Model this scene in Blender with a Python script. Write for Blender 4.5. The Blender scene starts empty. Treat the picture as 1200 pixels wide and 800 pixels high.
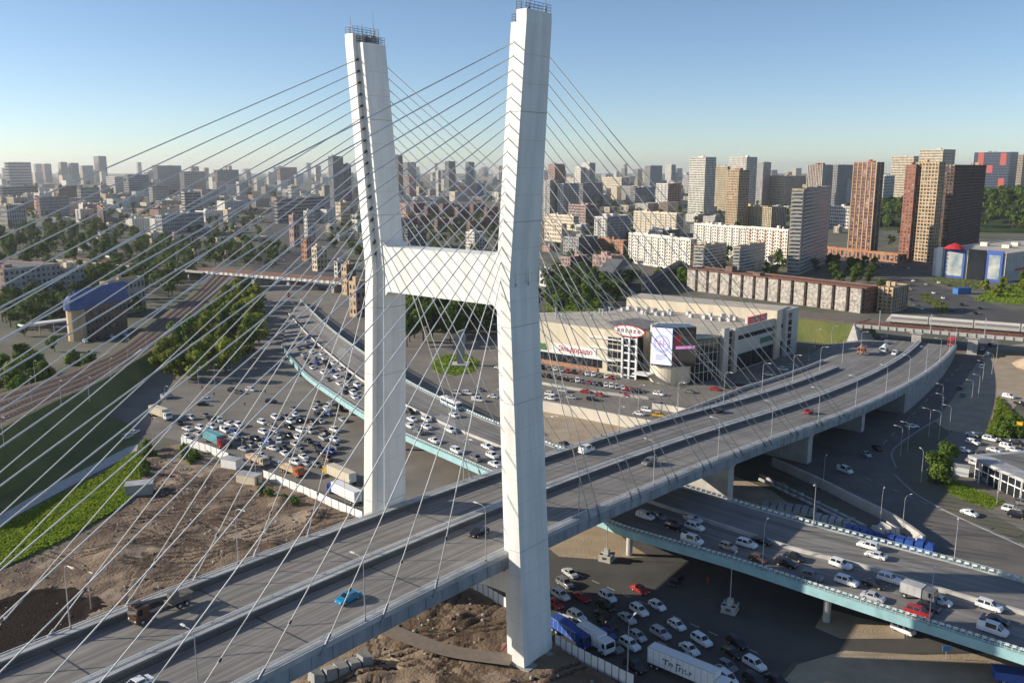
import bpy, bmesh, math, random
from mathutils import Vector, Matrix, noise
random.seed(11)
scene = bpy.context.scene
R = math.radians
# ------------------------------------------------------------------ camera
HC = 90.0; FPX = 1030.0; HY = 197.0; CX = 600.0; CY = 400.0
PITCH = math.atan((CY-HY)/FPX); PC = math.cos(PITCH); PS = math.sin(PITCH)
cam_data = bpy.data.cameras.new('camera'); cam = bpy.data.objects.new('camera', cam_data)
scene.collection.objects.link(cam)
cam.location = (0, 0, HC); cam.rotation_euler = (math.pi/2-PITCH, 0, 0)
cam_data.sensor_width = 36.0; cam_data.lens = 36.0*FPX/1200.0
cam_data.clip_start = 0.5; cam_data.clip_end = 60000
scene.camera = cam
# ------------------------------------------------------------------ sky, sun, exposure
SUN_EL = 20.0; SUN_DIR = Vector((-1.0, 0.085, 0)).normalized()
world = bpy.data.worlds.new('World'); scene.world = world; world.use_nodes = True
wn = world.node_tree.nodes; wl = world.node_tree.links; wn.clear()
sky = wn.new('ShaderNodeTexSky'); sky.sky_type = 'NISHITA'; sky.sun_disc = False
sky.sun_elevation = R(SUN_EL); sky.sun_rotation = math.atan2(SUN_DIR.x, SUN_DIR.y)
sky.altitude = 150; sky.air_density = 0.7; sky.dust_density = 0.3; sky.ozone_density = 2.2
bg = wn.new('ShaderNodeBackground'); bg.inputs['Strength'].default_value = 0.108
wo = wn.new('ShaderNodeOutputWorld'); wl.new(sky.outputs[0], bg.inputs[0]); wl.new(bg.outputs[0], wo.inputs[0])
sun_data = bpy.data.lights.new('sun', 'SUN'); sun_data.energy = 5.0; sun_data.angle = R(0.5)
sun_data.color = (1.0, 0.90, 0.75)
sun = bpy.data.objects.new('sun', sun_data); scene.collection.objects.link(sun)
sv = Vector((SUN_DIR.x*math.cos(R(SUN_EL)), SUN_DIR.y*math.cos(R(SUN_EL)), math.sin(R(SUN_EL))))
sun.rotation_euler = (-sv).to_track_quat('-Z', 'Y').to_euler()
scene.view_settings.view_transform = 'Standard'; scene.view_settings.look = 'None'
scene.view_settings.exposure = 0.45; scene.view_settings.gamma = 1.0
scene.cycles.max_bounces = 5; scene.cycles.volume_bounces = 0
scene.cycles.volume_max_steps = 64
# ------------------------------------------------------------------ helpers
COL = scene.collection
def G(x, y, z=0.0):
    """point at height z seen at photo position (x, y)"""
    a = (x-CX)/FPX; b = (CY-y)/FPX
    t = (z-HC)/(PC*b-PS)
    return Vector((a*t, (PC+PS*b)*t, z))
def zat(y, Y):
    b = (CY-y)/FPX
    return HC+Y*(PC*b-PS)/(PC+PS*b)
def depth(p): return PC*p.y-PS*(p.z-HC)
class MB:
    def __init__(s): s.v = []; s.f = []; s.m = []; s.uv = None
    def quad(s, a, b, c, d, m=0):
        n = len(s.v); s.v += [tuple(a), tuple(b), tuple(c), tuple(d)]; s.f.append((n, n+1, n+2, n+3)); s.m.append(m)
    def poly(s, pts, m=0):
        n = len(s.v); s.v += [tuple(p) for p in pts]; s.f.append(tuple(range(n, n+len(pts)))); s.m.append(m)
    def prism(s, pts, z0, z1, m=0, mt=None, bottom=True, top=True):
        n = len(s.v); k = len(pts)
        ar = sum(pts[i][0]*pts[(i+1)%k][1]-pts[(i+1)%k][0]*pts[i][1] for i in range(k))
        if ar < 0: pts = list(reversed(pts))
        s.v += [(p[0], p[1], z0) for p in pts]+[(p[0], p[1], z1) for p in pts]
        for i in range(k):
            j = (i+1) % k; s.f.append((n+i, n+j, n+k+j, n+k+i)); s.m.append(m)
        if top: s.f.append(tuple(range(n+k, n+2*k))); s.m.append(m if mt is None else mt)
        if bottom: s.f.append(tuple(reversed(range(n, n+k)))); s.m.append(m)
    def box(s, cx, cy, cz, sx, sy, sz, m=0, rz=0.0):
        c, q = math.cos(rz), math.sin(rz)
        pts = []
        for dx, dy in ((-.5, -.5), (.5, -.5), (.5, .5), (-.5, .5)):
            X, Y = dx*sx, dy*sy
            pts.append((cx+X*c-Y*q, cy+X*q+Y*c))
        s.prism(pts, cz-sz/2, cz+sz/2, m)
    def obox(s, o, ax, ay, az, m=0):
        """box from corner o with edge vectors"""
        o = Vector(o); ax = Vector(ax); ay = Vector(ay); az = Vector(az)
        n = len(s.v)
        for k in (Vector((0, 0, 0)), az):
            for w in (Vector((0, 0, 0)), ax, ax+ay, ay): s.v.append(tuple(o+w+k))
        for f in ((0, 3, 2, 1), (4, 5, 6, 7), (0, 1, 5, 4), (1, 2, 6, 5), (2, 3, 7, 6), (3, 0, 4, 7)):
            s.f.append(tuple(n+i for i in f)); s.m.append(m)
    def tube(s, a, b, r0, r1=None, k=6, m=0, cap=True):
        a = Vector(a); b = Vector(b); r1 = r0 if r1 is None else r1
        d = (b-a).normalized(); u = d.orthogonal().normalized(); w = d.cross(u)
        n = len(s.v)
        for p, r in ((a, r0), (b, r1)):
            for i in range(k):
                t = 2*math.pi*i/k; s.v.append(tuple(p+u*(r*math.cos(t))+w*(r*math.sin(t))))
        for i in range(k):
            j = (i+1) % k; s.f.append((n+i, n+j, n+k+j, n+k+i)); s.m.append(m)
        if cap:
            s.f.append(tuple(reversed(range(n, n+k)))); s.m.append(m)
            s.f.append(tuple(range(n+k, n+2*k))); s.m.append(m)
    def path(s, pts, r, k=6, m=0):
        for a, b in zip(pts[:-1], pts[1:]): s.tube(a, b, r, r, k, m)
    def loft(s, rings, m=0, close=True, cap=True):
        n = len(s.v); k = len(rings[0])
        for r in rings: s.v += [tuple(p) for p in r]
        for a in range(len(rings)-1):
            for i in range(k if close else k-1):
                j = (i+1) % k
                s.f.append((n+a*k+i, n+a*k+j, n+(a+1)*k+j, n+(a+1)*k+i)); s.m.append(m)
        if cap and close:
            s.f.append(tuple(reversed(range(n, n+k)))); s.m.append(m)
            q = n+(len(rings)-1)*k; s.f.append(tuple(range(q, q+k))); s.m.append(m)
    def mesh(s, name, mats, smooth=False):
        me = bpy.data.meshes.new(name); me.from_pydata(s.v, [], s.f)
        for m in (mats if isinstance(mats, (list, tuple)) else [mats]): me.materials.append(m)
        me.polygons.foreach_set('material_index', s.m)
        if smooth: me.polygons.foreach_set('use_smooth', [True]*len(s.f))
        me.update(); return me
    def build(s, name, mats, parent=None, smooth=False, kind=None, label=None):
        if not s.f: return None
        return link(name, s.mesh(name, mats, smooth), parent, kind, label)
def link(name, me, parent=None, kind=None, label=None):
    o = bpy.data.objects.new(name, me); COL.objects.link(o)
    if parent is not None: o.parent = parent
    if kind: o['kind'] = kind
    if label: o['label'] = label
    return o
LABELS = {}
def tag(o, label, cat, group=None, kind=None):
    if label is not None:
        if label in LABELS and (group is None or LABELS[label] != group): print('DUPLICATE LABEL', label)
        LABELS[label] = group
        o['label'] = label
    if cat: o['category'] = cat
    if group: o['group'] = group
    if kind: o['kind'] = kind
    return o
def thing(name, label, cat, loc=(0, 0, 0), rz=0.0, group=None):
    o = bpy.data.objects.new(name, None); COL.objects.link(o)
    o.location = loc; o.rotation_euler = (0, 0, rz); o.empty_display_size = 0.5
    return tag(o, label, cat, group)
def copy_tree(src, loc, rz=0.0, scale=1.0, label=None, group=None, cat=None, mats=None):
    r = src.copy(); COL.objects.link(r); r.location = loc; r.rotation_euler = (0, 0, rz); r.scale = (scale,)*3
    tag(r, label, cat or src.get('category'), group)
    for ch in src.children:
        c = ch.copy(); COL.objects.link(c); c.parent = r
        for g in ch.children:
            d = g.copy(); COL.objects.link(d); d.parent = c
    return r
def ordinal(n):
    w = ['', 'first', 'second', 'third', 'fourth', 'fifth', 'sixth', 'seventh', 'eighth', 'ninth', 'tenth', 'eleventh', 'twelfth']
    if n < len(w): return w[n]
    return '%d%s' % (n, 'th' if 10 <= n % 100 <= 20 else {1: 'st', 2: 'nd', 3: 'rd'}.get(n % 10, 'th'))
# ------------------------------------------------------------------ materials
MAT = {}
def mat(name, col, rough=0.8, var=0.12, scale=0.5, bump=0.0, bscale=4.0, metal=0.0, col2=None, obj=False, emit=None, detail=4.0, spec=0.4):
    if name in MAT: return MAT[name]
    m = bpy.data.materials.new(name); m.use_nodes = True; MAT[name] = m
    nt = m.node_tree; n = nt.nodes; l = nt.links
    b = n['Principled BSDF']; b.inputs['Roughness'].default_value = rough; b.inputs['Metallic'].default_value = metal
    b.inputs['Specular IOR Level'].default_value = spec
    if obj:
        tc = n.new('ShaderNodeTexCoord'); vec = tc.outputs['Object']
    else:
        tc = n.new('ShaderNodeNewGeometry'); vec = tc.outputs['Position']
    nz = n.new('ShaderNodeTexNoise'); nz.inputs['Scale'].default_value = scale; nz.inputs['Detail'].default_value = detail
    nz.inputs['Roughness'].default_value = 0.62
    l.new(vec, nz.inputs['Vector'])
    rp = n.new('ShaderNodeValToRGB'); rp.color_ramp.elements[0].position = 0.3; rp.color_ramp.elements[1].position = 0.7
    c2 = col2 if col2 else tuple(min(1, c*(1+var)) for c in col)
    c1 = col if col2 else tuple(c*(1-var) for c in col)
    rp.color_ramp.elements[0].color = (*c1, 1); rp.color_ramp.elements[1].color = (*c2, 1)
    l.new(nz.outputs['Fac'], rp.inputs['Fac']); l.new(rp.outputs['Color'], b.inputs['Base Color'])
    if bump:
        bz = n.new('ShaderNodeTexNoise'); bz.inputs['Scale'].default_value = bscale; bz.inputs['Detail'].default_value = 5
        l.new(vec, bz.inputs['Vector']); bp = n.new('ShaderNodeBump'); bp.inputs['Strength'].default_value = bump
        bp.inputs['Distance'].default_value = 1.0/bscale
        l.new(bz.outputs['Fac'], bp.inputs['Height']); l.new(bp.outputs['Normal'], b.inputs['Normal'])
    if emit:
        b.inputs['Emission Color'].default_value = (*emit[0], 1); b.inputs['Emission Strength'].default_value = emit[1]
    return m
def weather(m, amt=.25, sx=.5, sz=.035):
    """rain streaks: noise stretched down the height of a wall"""
    n = m.node_tree.nodes; l = m.node_tree.links; bs = n['Principled BSDF']
    g = n.new('ShaderNodeNewGeometry'); mp = n.new('ShaderNodeMapping'); mp.inputs['Scale'].default_value = (sx, sx, sz)
    l.new(g.outputs['Position'], mp.inputs[0]); nz = n.new('ShaderNodeTexNoise'); nz.inputs['Scale'].default_value = 1; nz.inputs['Detail'].default_value = 6
    l.new(mp.outputs[0], nz.inputs['Vector'])
    rp = n.new('ShaderNodeMapRange'); rp.inputs['From Min'].default_value = .35; rp.inputs['From Max'].default_value = .62; rp.inputs['To Min'].default_value = 1-amt; rp.inputs['To Max'].default_value = 1.04
    l.new(nz.outputs['Fac'], rp.inputs['Value']); mx = n.new('ShaderNodeMix'); mx.data_type = 'RGBA'; mx.blend_type = 'MULTIPLY'; mx.inputs[0].default_value = 1
    l.new(bs.inputs['Base Color'].links[0].from_socket, mx.inputs[6]); l.new(rp.outputs[0], mx.inputs[7]); l.new(mx.outputs[2], bs.inputs['Base Color'])
    return m
def leafmat(name, c1, c2, tl=.36):
    if name in MAT: return MAT[name]
    m = mat(name, c1, 0.75, col2=c2, scale=0.35, obj=False, spec=0.2)
    n = m.node_tree.nodes; l = m.node_tree.links; b = n['Principled BSDF']
    # per-tree tint
    oi = n.new('ShaderNodeObjectInfo'); hs = n.new('ShaderNodeHueSaturation')
    mr = n.new('ShaderNodeMapRange'); mr.inputs['To Min'].default_value = 0.7; mr.inputs['To Max'].default_value = 1.3
    l.new(oi.outputs['Random'], mr.inputs['Value']); l.new(mr.outputs[0], hs.inputs['Value'])
    src = b.inputs['Base Color'].links[0].from_socket
    l.new(src, hs.inputs['Color']); l.new(hs.outputs[0], b.inputs['Base Color'])
    tr = n.new('ShaderNodeBsdfTranslucent'); l.new(hs.outputs[0], tr.inputs['Color'])
    mx = n.new('ShaderNodeMixShader'); mx.inputs[0].default_value = tl
    l.new(b.outputs[0], mx.inputs[1]); l.new(tr.outputs[0], mx.inputs[2])
    l.new(mx.outputs[0], n['Material Output'].inputs['Surface'])
    return m
M_concrete = mat('pylon_white_paint', (0.80, 0.79, 0.74), 0.55, 0.05, 0.12, bump=0.03, bscale=1.5)
weather(M_concrete, .11)
M_cream = mat('concrete_pale', (0.48, 0.46, 0.42), 0.8, 0.15, 0.35, bump=0.1, bscale=3)
M_grey = mat('concrete_grey', (0.30, 0.30, 0.29), 0.85, 0.18, 0.3, bump=0.1, bscale=3)
M_steel = mat('girder_paint', (0.29, 0.32, 0.35), 0.5, 0.08, 0.3, metal=0.0)
M_edge = mat('edge_beam_paint', (0.44, 0.44, 0.43), 0.6, 0.08, 0.4)
weather(M_steel, .3, .4, .1); weather(M_edge, .25, .25, .25)
M_white = mat('white_paint', (0.78, 0.78, 0.76), 0.5, 0.05, 0.5)
M_cable = mat('cable_sheath', (0.74, 0.72, 0.69), 0.6, 0.06, 0.3)
M_dark = mat('dark_metal', (0.05, 0.05, 0.055), 0.5, 0.1, 1)
M_pole = mat('galvanised_pole', (0.50, 0.50, 0.50), 0.45, 0.08, 1, metal=0.3)
M_teal = mat('turquoise_paint', (0.30, 0.50, 0.52), 0.5, 0.12, 0.3)
M_tealp = mat('turquoise_paint_light', (0.42, 0.60, 0.60), 0.5, 0.1, 0.5)
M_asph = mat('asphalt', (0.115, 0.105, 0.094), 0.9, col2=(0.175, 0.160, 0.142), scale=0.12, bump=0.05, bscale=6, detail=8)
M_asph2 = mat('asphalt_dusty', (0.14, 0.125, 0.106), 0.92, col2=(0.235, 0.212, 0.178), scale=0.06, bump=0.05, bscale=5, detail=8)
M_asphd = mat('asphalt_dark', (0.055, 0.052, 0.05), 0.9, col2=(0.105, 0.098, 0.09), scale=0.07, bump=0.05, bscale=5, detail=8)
M_city = mat('city_ground', (0.06, 0.072, 0.035), 0.95, col2=(0.19, 0.17, 0.135), scale=0.02, bump=0.1, bscale=1, detail=8)
M_dirt = mat('dry_dirt', (0.30, 0.235, 0.16), 0.95, col2=(0.44, 0.35, 0.25), scale=0.15, bump=0.3, bscale=2, detail=8)
M_soil = mat('site_soil', (0.085, 0.055, 0.035), 0.95, col2=(0.27, 0.195, 0.13), scale=0.09, bump=0.6, bscale=1.6, detail=9)
M_grass = mat('grass_bright', (0.15, 0.24, 0.02), 0.9, col2=(0.33, 0.40, 0.06), scale=0.12, bump=0.6, bscale=1.2, detail=8)
M_grassd = mat('grass_dull', (0.07, 0.11, 0.02), 0.9, col2=(0.17, 0.165, 0.05), scale=0.07, bump=0.6, bscale=1.2, detail=8)
M_ballast = mat('rail_ballast', (0.13, 0.10, 0.08), 0.95, col2=(0.21, 0.165, 0.13), scale=0.3, bump=0.4, bscale=3)
M_rust = mat('rusty_rail', (0.19, 0.075, 0.045), 0.8, 0.2, 0.6)
M_glass = mat('window_glass', (0.045, 0.05, 0.055), 0.15, col2=(0.34, 0.32, 0.29), scale=0.23, spec=0.6, detail=1)
M_glass.node_tree.nodes['Color Ramp'].color_ramp.elements[0].position = .5; M_glass.node_tree.nodes['Color Ramp'].color_ramp.elements[1].position = .72
M_glass2 = mat('curtain_glass', (0.02, 0.024, 0.03), 0.08, 0.25, 0.3, spec=0.6)
M_frame = mat('balcony_frame', (0.42, 0.41, 0.39), 0.6, 0.1, 1)
M_tyre = mat('tyre_rubber', (0.02, 0.02, 0.02), 0.85, 0.1, 3)
M_carglass = mat('car_glass', (0.012, 0.014, 0.018), 0.06, 0.05, 1, spec=0.7)
M_headlight = mat('headlight_lens', (0.7, 0.7, 0.68), 0.15, 0.03, 1)
M_tail = mat('tail_lens', (0.32, 0.012, 0.012), 0.25, 0.05, 1)
M_roof = mat('roof_felt', (0.17, 0.165, 0.16), 0.9, 0.25, 0.12)
M_rooflt = mat('roof_light', (0.47, 0.42, 0.34), 0.9, 0.15, 0.12)
M_bark = mat('bark', (0.09, 0.065, 0.045), 0.9, 0.3, 2, obj=True)
M_red = mat('red_plastic', (0.52, 0.03, 0.03), 0.45, 0.06, 1)
M_blue = mat('blue_sheet', (0.03, 0.09, 0.36), 0.5, 0.15, 0.5)
M_blueroof = mat('blue_metal_roof', (0.045, 0.085, 0.26), 0.45, 0.15, 0.2)
M_wood = mat('timber', (0.52, 0.40, 0.25), 0.8, 0.2, 2)
CAR = {}
for nm, c, r in (('white', (0.78, 0.78, 0.77), .28), ('silver', (0.45, 0.46, 0.47), .3), ('grey', (0.16, 0.165, 0.17), .3), ('black', (0.015, 0.015, 0.017), .22),
                 ('red', (0.38, 0.02, 0.022), .28), ('blue', (0.02, 0.06, 0.28), .28), ('turquoise', (0.01, 0.22, 0.42), .25), ('beige', (0.50, 0.41, 0.33), .35),
                 ('yellow', (0.60, 0.36, 0.02), .35), ('orange', (0.52, 0.12, 0.03), .4), ('brown', (0.10, 0.05, 0.03), .3), ('green', (0.03, 0.12, 0.06), .35)):
    CAR[nm] = mat('car_paint_'+nm, c, r, 0.03, 0.6, spec=0.6)
HAZE = 0.000048
# ------------------------------------------------------------------ ground sheets
def sheet(name, px, z, m, world_pts=None, kind='structure'):
    pts = world_pts or [G(x, y, 0) for x, y in px]
    b = MB(); pl = [(p[0], p[1], z) for p in pts]
    ar = sum(pl[i][0]*pl[(i+1) % len(pl)][1]-pl[(i+1) % len(pl)][0]*pl[i][1] for i in range(len(pl)))
    if ar < 0: pl.reverse()
    b.poly(pl); me = b.mesh(name, m)
    bm = bmesh.new(); bm.from_mesh(me); bmesh.ops.triangulate(bm, faces=bm.faces); bm.to_mesh(me); bm.free()
    return link(name, me, None, kind)
gb = MB(); S = 15000
# ground is a grid so that the far plain stays well behaved
gb.quad((-S, -860, 0), (S, -860, 0), (S, S, 0), (-S, S, 0))
gb.build('ground', M_city, kind='structure')
def inpoly(x, y, pl):
    c = False; j = len(pl)-1
    for i in range(len(pl)):
        if (pl[i][1] > y) != (pl[j][1] > y) and x < (pl[j][0]-pl[i][0])*(y-pl[i][1])/(pl[j][1]-pl[i][1])+pl[i][0]: c = not c
        j = i
    return c
def strip(name, left, right, z, m, n=40, kind='structure'):
    """road sheet between two photo polylines lying at height z (number or function of t)"""
    L = resample([G(x, y, z) for x, y in left], n); Rr = resample([G(x, y, z) for x, y in right], n)
    b = MB()
    for i in range(n-1): b.quad(L[i], Rr[i], Rr[i+1], L[i+1])
    o = b.build(name, m, kind=kind); return o
def resample(pts, n, smooth=True):
    pts = [Vector(p) for p in pts]
    if smooth and len(pts) > 2:
        dense = []
        for i in range(len(pts)-1):
            p0 = pts[i-1] if i else pts[0]*2-pts[1]; p1 = pts[i]; p2 = pts[i+1]
            p3 = pts[i+2] if i+2 < len(pts) else pts[-1]*2-pts[-2]
            for k in range(12):
                t = k/12; t2 = t*t; t3 = t2*t
                dense.append(0.5*((2*p1)+(p2-p0)*t+(2*p0-5*p1+4*p2-p3)*t2+(3*p1-p0-3*p2+p3)*t3))
        dense.append(pts[-1]); pts = dense
    d = [0]
    for a, b in zip(pts[:-1], pts[1:]): d.append(d[-1]+(b-a).length)
    out = []; j = 0
    for i in range(n):
        t = d[-1]*i/(n-1)
        while j < len(d)-2 and d[j+1] < t: j += 1
        u = (t-d[j])/max(1e-9, d[j+1]-d[j]); out.append(pts[j].lerp(pts[j+1], u))
    return out
# asphalt plates
sheet('jam_square', [(120, 478), (165, 432), (215, 398), (262, 352), (290, 328), (430, 330), (560, 420), (640, 470), (660, 540), (600, 600), (470, 640), (440, 612), (330, 565), (262, 536), (210, 517), (165, 505)], 0.02, M_asph2)
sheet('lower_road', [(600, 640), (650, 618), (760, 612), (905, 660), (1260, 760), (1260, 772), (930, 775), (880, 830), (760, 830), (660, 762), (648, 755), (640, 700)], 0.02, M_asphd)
sheet('bypass_road', [(890, 548), (930, 515), (1000, 478), (1070, 440), (1120, 405), (1150, 380), (1185, 380), (1160, 415), (1135, 452), (1112, 485), (1075, 508), (1048, 528), (1050, 552), (1075, 578), (1120, 603), (1260, 660), (1260, 700), (1160, 672), (1085, 645), (1010, 603), (950, 572)], 0.02, M_asph)
sheet('dealer_forecourt', [(1100, 520), (1118, 503), (1260, 520), (1260, 640), (1200, 622), (1160, 600), (1110, 560)], 0.024, M_asph2)
sheet('mall_parking', [(610, 462), (625, 425), (640, 424), (740, 442), (800, 455), (845, 441), (925, 414), (960, 415), (1000, 412), (990, 424), (860, 462), (800, 478), (770, 500), (700, 490), (640, 472)], 0.028, M_asph2)
sheet('avenue', [(288, 330), (305, 290), (318, 250), (322, 232), (345, 232), (370, 262), (395, 290), (428, 318), (430, 334)], 0.032, M_asphd)
sheet('far_boulevard', [(1028, 330), (1060, 322), (1130, 345), (1210, 372), (1210, 382), (1100, 372), (1060, 350)], 0.024, M_asphd)
sheet('tower_car_park', [(975, 300), (1040, 296), (1080, 306), (1090, 316), (1040, 318), (1000, 310)], 0.024, M_asphd)
sheet('roundabout_road', [(470, 470), (470, 405), (520, 396), (610, 400), (640, 430), (640, 470), (560, 462)], 0.036, M_asph2)
sheet('dirt_verge', [(640, 640), (660, 616), (705, 608), (742, 640), (762, 652), (700, 655), (655, 652)], 0.04, M_dirt)
sheet('dirt_track', [(935, 778), (990, 762), (1080, 767), (1260, 762), (1260, 840), (880, 840)], 0.04, M_dirt)
sheet('dirt_lot', [(1096, 494), (1116, 468), (1139, 434), (1158, 408), (1260, 395), (1260, 475), (1196, 470), (1165, 500), (1160, 512), (1108, 503)], 0.03, M_dirt)
sheet('dirt_island', [(800, 575), (830, 545), (905, 575), (945, 605), (900, 612), (835, 598)], 0.03, M_dirt)
sheet('dirt_island', [(955, 735), (968, 712), (1010, 724), (1060, 735), (1060, 748), (985, 748)], 0.044, M_dirt)
sheet('roadworks_dirt', [(636, 478), (760, 502), (742, 520), (700, 535), (640, 545)], 0.05, M_dirt)
M_tuft = leafmat('grass_blades', (.13, .215, .016), (.30, .37, .045), .45)
def grass_patch(name, px, z, m, label, tufts=0, th=0.5):
    pl = [G(x, y, 0) for x, y in px]
    o = sheet(name, None, z, m, world_pts=pl)
    if tufts:
        xs = [p.x for p in pl]; ys = [p.y for p in pl]; b = MB(); k = 0
        while k < tufts:
            x = random.uniform(min(xs), max(xs)); y = random.uniform(min(ys), max(ys))
            if not inpoly(x, y, pl): continue
            k += 1; h = th*random.uniform(.5, 1.3); w = h*random.uniform(.5, .9)
            for q in range(2):
                t = random.uniform(0, math.pi); dx, dy = math.cos(t)*w, math.sin(t)*w
                lx, ly = random.uniform(-.3, .3)*h, random.uniform(-.3, .3)*h
                b.quad((x-dx, y-dy, z), (x+dx, y+dy, z), (x+dx*.6+lx, y+dy*.6+ly, z+h), (x-dx*.6+lx, y-dy*.6+ly, z+h))
        t = b.build('grass', M_tuft if m is M_grass else m); tag(t, label, 'grass', kind='stuff')
    return o
grass_patch('meadow', [(-40, 690), (-40, 640), (0, 618), (60, 586), (120, 556), (158, 530), (172, 542), (166, 562), (150, 590), (80, 630), (0, 668)], 0.06, M_grass, 'bright green rough grass between the footpath and the building site', 16000, 0.5)
grass_patch('slope_meadow', [(-80, 660), (-60, 585), (20, 545), (90, 512), (125, 488), (150, 496), (163, 506), (158, 522), (100, 550), (40, 581), (-30, 624)], 0.05, M_grassd, 'dull grass between the railway bank and the footpath', 0, .5)
grass_patch('island_lawn', [(505, 424), (520, 416), (548, 416), (562, 424), (556, 436), (530, 440), (508, 436)], 0.07, M_grass, 'short green grass on the roundabout island', 1200, .5)
grass_patch('dealer_lawn', [(1106, 566), (1118, 562), (1140, 572), (1178, 588), (1160, 597), (1130, 586), (1112, 578)], 0.07, M_grass, 'short green grass strip beside the car dealer forecourt', 1500, .22)
grass_patch('verge_lawn', [(1155, 512), (1164, 492), (1170, 466), (1182, 480), (1200, 505), (1200, 513)], 0.07, M_grass, 'rough green grass wedge below the dirt lot', 2500, .8)
grass_patch('slope_lawn', [(1140, 352), (1160, 340), (1210, 330), (1210, 358)], 0.07, M_grass, 'green lawn below the blue fronted shopping centre', 1500, .8)
grass_patch('boulevard_verge', [(1075, 346), (1086, 344), (1112, 358), (1108, 370), (1098, 364)], 0.07, M_grassd, 'thin grass verge along the far boulevard', 600, .5)
grass_patch('back_lawn', [(640, 352), (660, 340), (705, 352), (700, 366), (640, 372)], 0.07, M_grass, 'green lawn behind the white shopping mall', 1200, .8)
grass_patch('verge_green', [(1085, 330), (1110, 322), (1160, 332), (1140, 340)], 0.07, M_grassd, 'dull green verge before the blue fronted shopping centre', 500, .5)
# soil of the building site: a real uneven surface
site = [G(x, y, 0) for x, y in [(-420, 980), (-260, 800), (0, 672), (90, 634), (158, 588), (172, 536), (205, 520), (262, 541), (335, 572), (442, 618), (600, 690), (652, 762), (742, 812), (760, 900)]]
TRK = {}
_tr = random.Random(8)
def _track(cx, cy, r, a0, a1, w=1.0):
    n = int(abs(a1-a0)*r/.25)+2
    for i in range(n):
        t = a0+(a1-a0)*i/(n-1)
        for sgn in (-1, 1):
            rr = r+sgn*w; TRK[(round((cx+rr*math.cos(t))/.55), round((cy+rr*math.sin(t))/.55))] = 1
for k in range(64):
    px_, py_ = _tr.choice([(210, 630), (160, 660), (240, 660), (180, 600), (300, 610), (120, 690), (260, 620), (330, 615), (470, 790), (520, 760), (190, 570)]); c_ = G(px_+_tr.uniform(-50, 50), py_+_tr.uniform(-30, 30), 0)
    r_ = _tr.uniform(8, 70); t0_ = _tr.uniform(0, 6.28); ang = t0_+_tr.uniform(.3, 1.6)*min(1, 25/r_)
    _track(c_.x-r_*math.cos(t0_), c_.y-r_*math.sin(t0_), r_, t0_, ang, _tr.uniform(.8, 1.2))
def soil_h(x, y):
    p = Vector((x*.05, y*.05, 3)); h = noise.fractal(p, 0.9, 2.0, 5)*.7
    q = Vector((x*.02, y*.02, 9)); a = noise.noise(q)*5
    h += .35*noise.fractal(Vector((x*.25, y*.25, 2)), 1, 2, 3)
    for cx, cy, rad, hh in MOUNDS:
        d = math.hypot(x-cx, y-cy)
        if d < rad: h += hh*(1-d/rad)
    return h
MOUNDS = []
for px_, py_, rad, hh in ((540, 728, 3.6, 2.2), (40, 722, 11, -3), (262, 600, 7, 1.6), (330, 590, 6, 1.8), (210, 575, 8, 1.0), (130, 655, 9, 1.2), (430, 790, 5, 1.3), (320, 640, 5, 1.2), (366, 605, 5, 2.0)):
    p = G(px_, py_, 0); MOUNDS.append((p.x, p.y, rad, hh))
xs = [p.x for p in site]; ys = [p.y for p in site]; st = 0.55
nx = int((max(xs)-min(xs))/st)+1; ny = int((max(ys)-min(ys))/st)+1
V = {}; b = MB(); x0, y0 = min(xs), min(ys)
def sv_(i, j):
    if (i, j) not in V:
        x, y = x0+i*st, y0+j*st
        V[(i, j)] = len(b.v); b.v.append((x, y, 0.09+max(-0.04, soil_h(x, y)*.8+.25-(.22 if (round(x/.55), round(y/.55)) in TRK else 0))))
    return V[(i, j)]
for i in range(nx):
    for j in range(ny):
        if inpoly(x0+(i+.5)*st, y0+(j+.5)*st, site) and y0+j*st > 60:
            b.f.append((sv_(i, j), sv_(i+1, j), sv_(i+1, j+1), sv_(i, j+1))); b.m.append(0)
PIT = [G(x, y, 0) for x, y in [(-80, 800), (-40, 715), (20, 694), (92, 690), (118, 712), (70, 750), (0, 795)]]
for q, f in enumerate(b.f):
    c = b.v[f[0]]
    if (round(c[0]/.55), round(c[1]/.55)) in TRK: b.m[q] = 2
    elif noise.fractal(Vector((c[0]*.045, c[1]*.045, 4)), 1, 2, 4) > .16: b.m[q] = 3
    if inpoly(c[0]+noise.noise(Vector((c[0]*.3, c[1]*.3, 0)))*3, c[1], PIT): b.m[q] = 1  # pit faces take a near-black soil colour that paints in the shade there
b.build('building_site_soil', [M_soil, mat('pit_shade_soil', (.02, .013, .010), .9, .4, .3, bump=.5, bscale=2, spec=.1), mat('rutted_soil', (.075, .048, .032), .9, .3, .4, bump=.4, bscale=3), mat('dry_soil', (.20, .145, .10), .95, col2=(.36, .275, .195), scale=.3, bump=.5, bscale=2)], kind='structure', smooth=True)
rb_ = MB(); rr_ = random.Random(4); cnt_ = 0
while cnt_ < 900:
    x = rr_.uniform(min(xs), max(xs)); y = rr_.uniform(70, max(ys))
    if not inpoly(x, y, site) or (noise.noise(Vector((x*.06, y*.06, 1))) < .05 and rr_.random() < .8): continue
    cnt_ += 1; s_ = rr_.uniform(.15, .55); z_ = .09+max(-.04, soil_h(x, y)*.8+.25)-s_*.3
    a0_ = rr_.uniform(0, 6); rb_.loft([[(x+s_*k1*math.cos(a0_+q*1.257)*rr_.uniform(.7, 1.2), y+s_*k1*math.sin(a0_+q*1.257)*rr_.uniform(.7, 1.2), z_+h_) for q in range(5)] for k1, h_ in ((1, 0), (.8, s_*.7), (.3, s_))], 0 if rr_.random() < .6 else 1)
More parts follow.
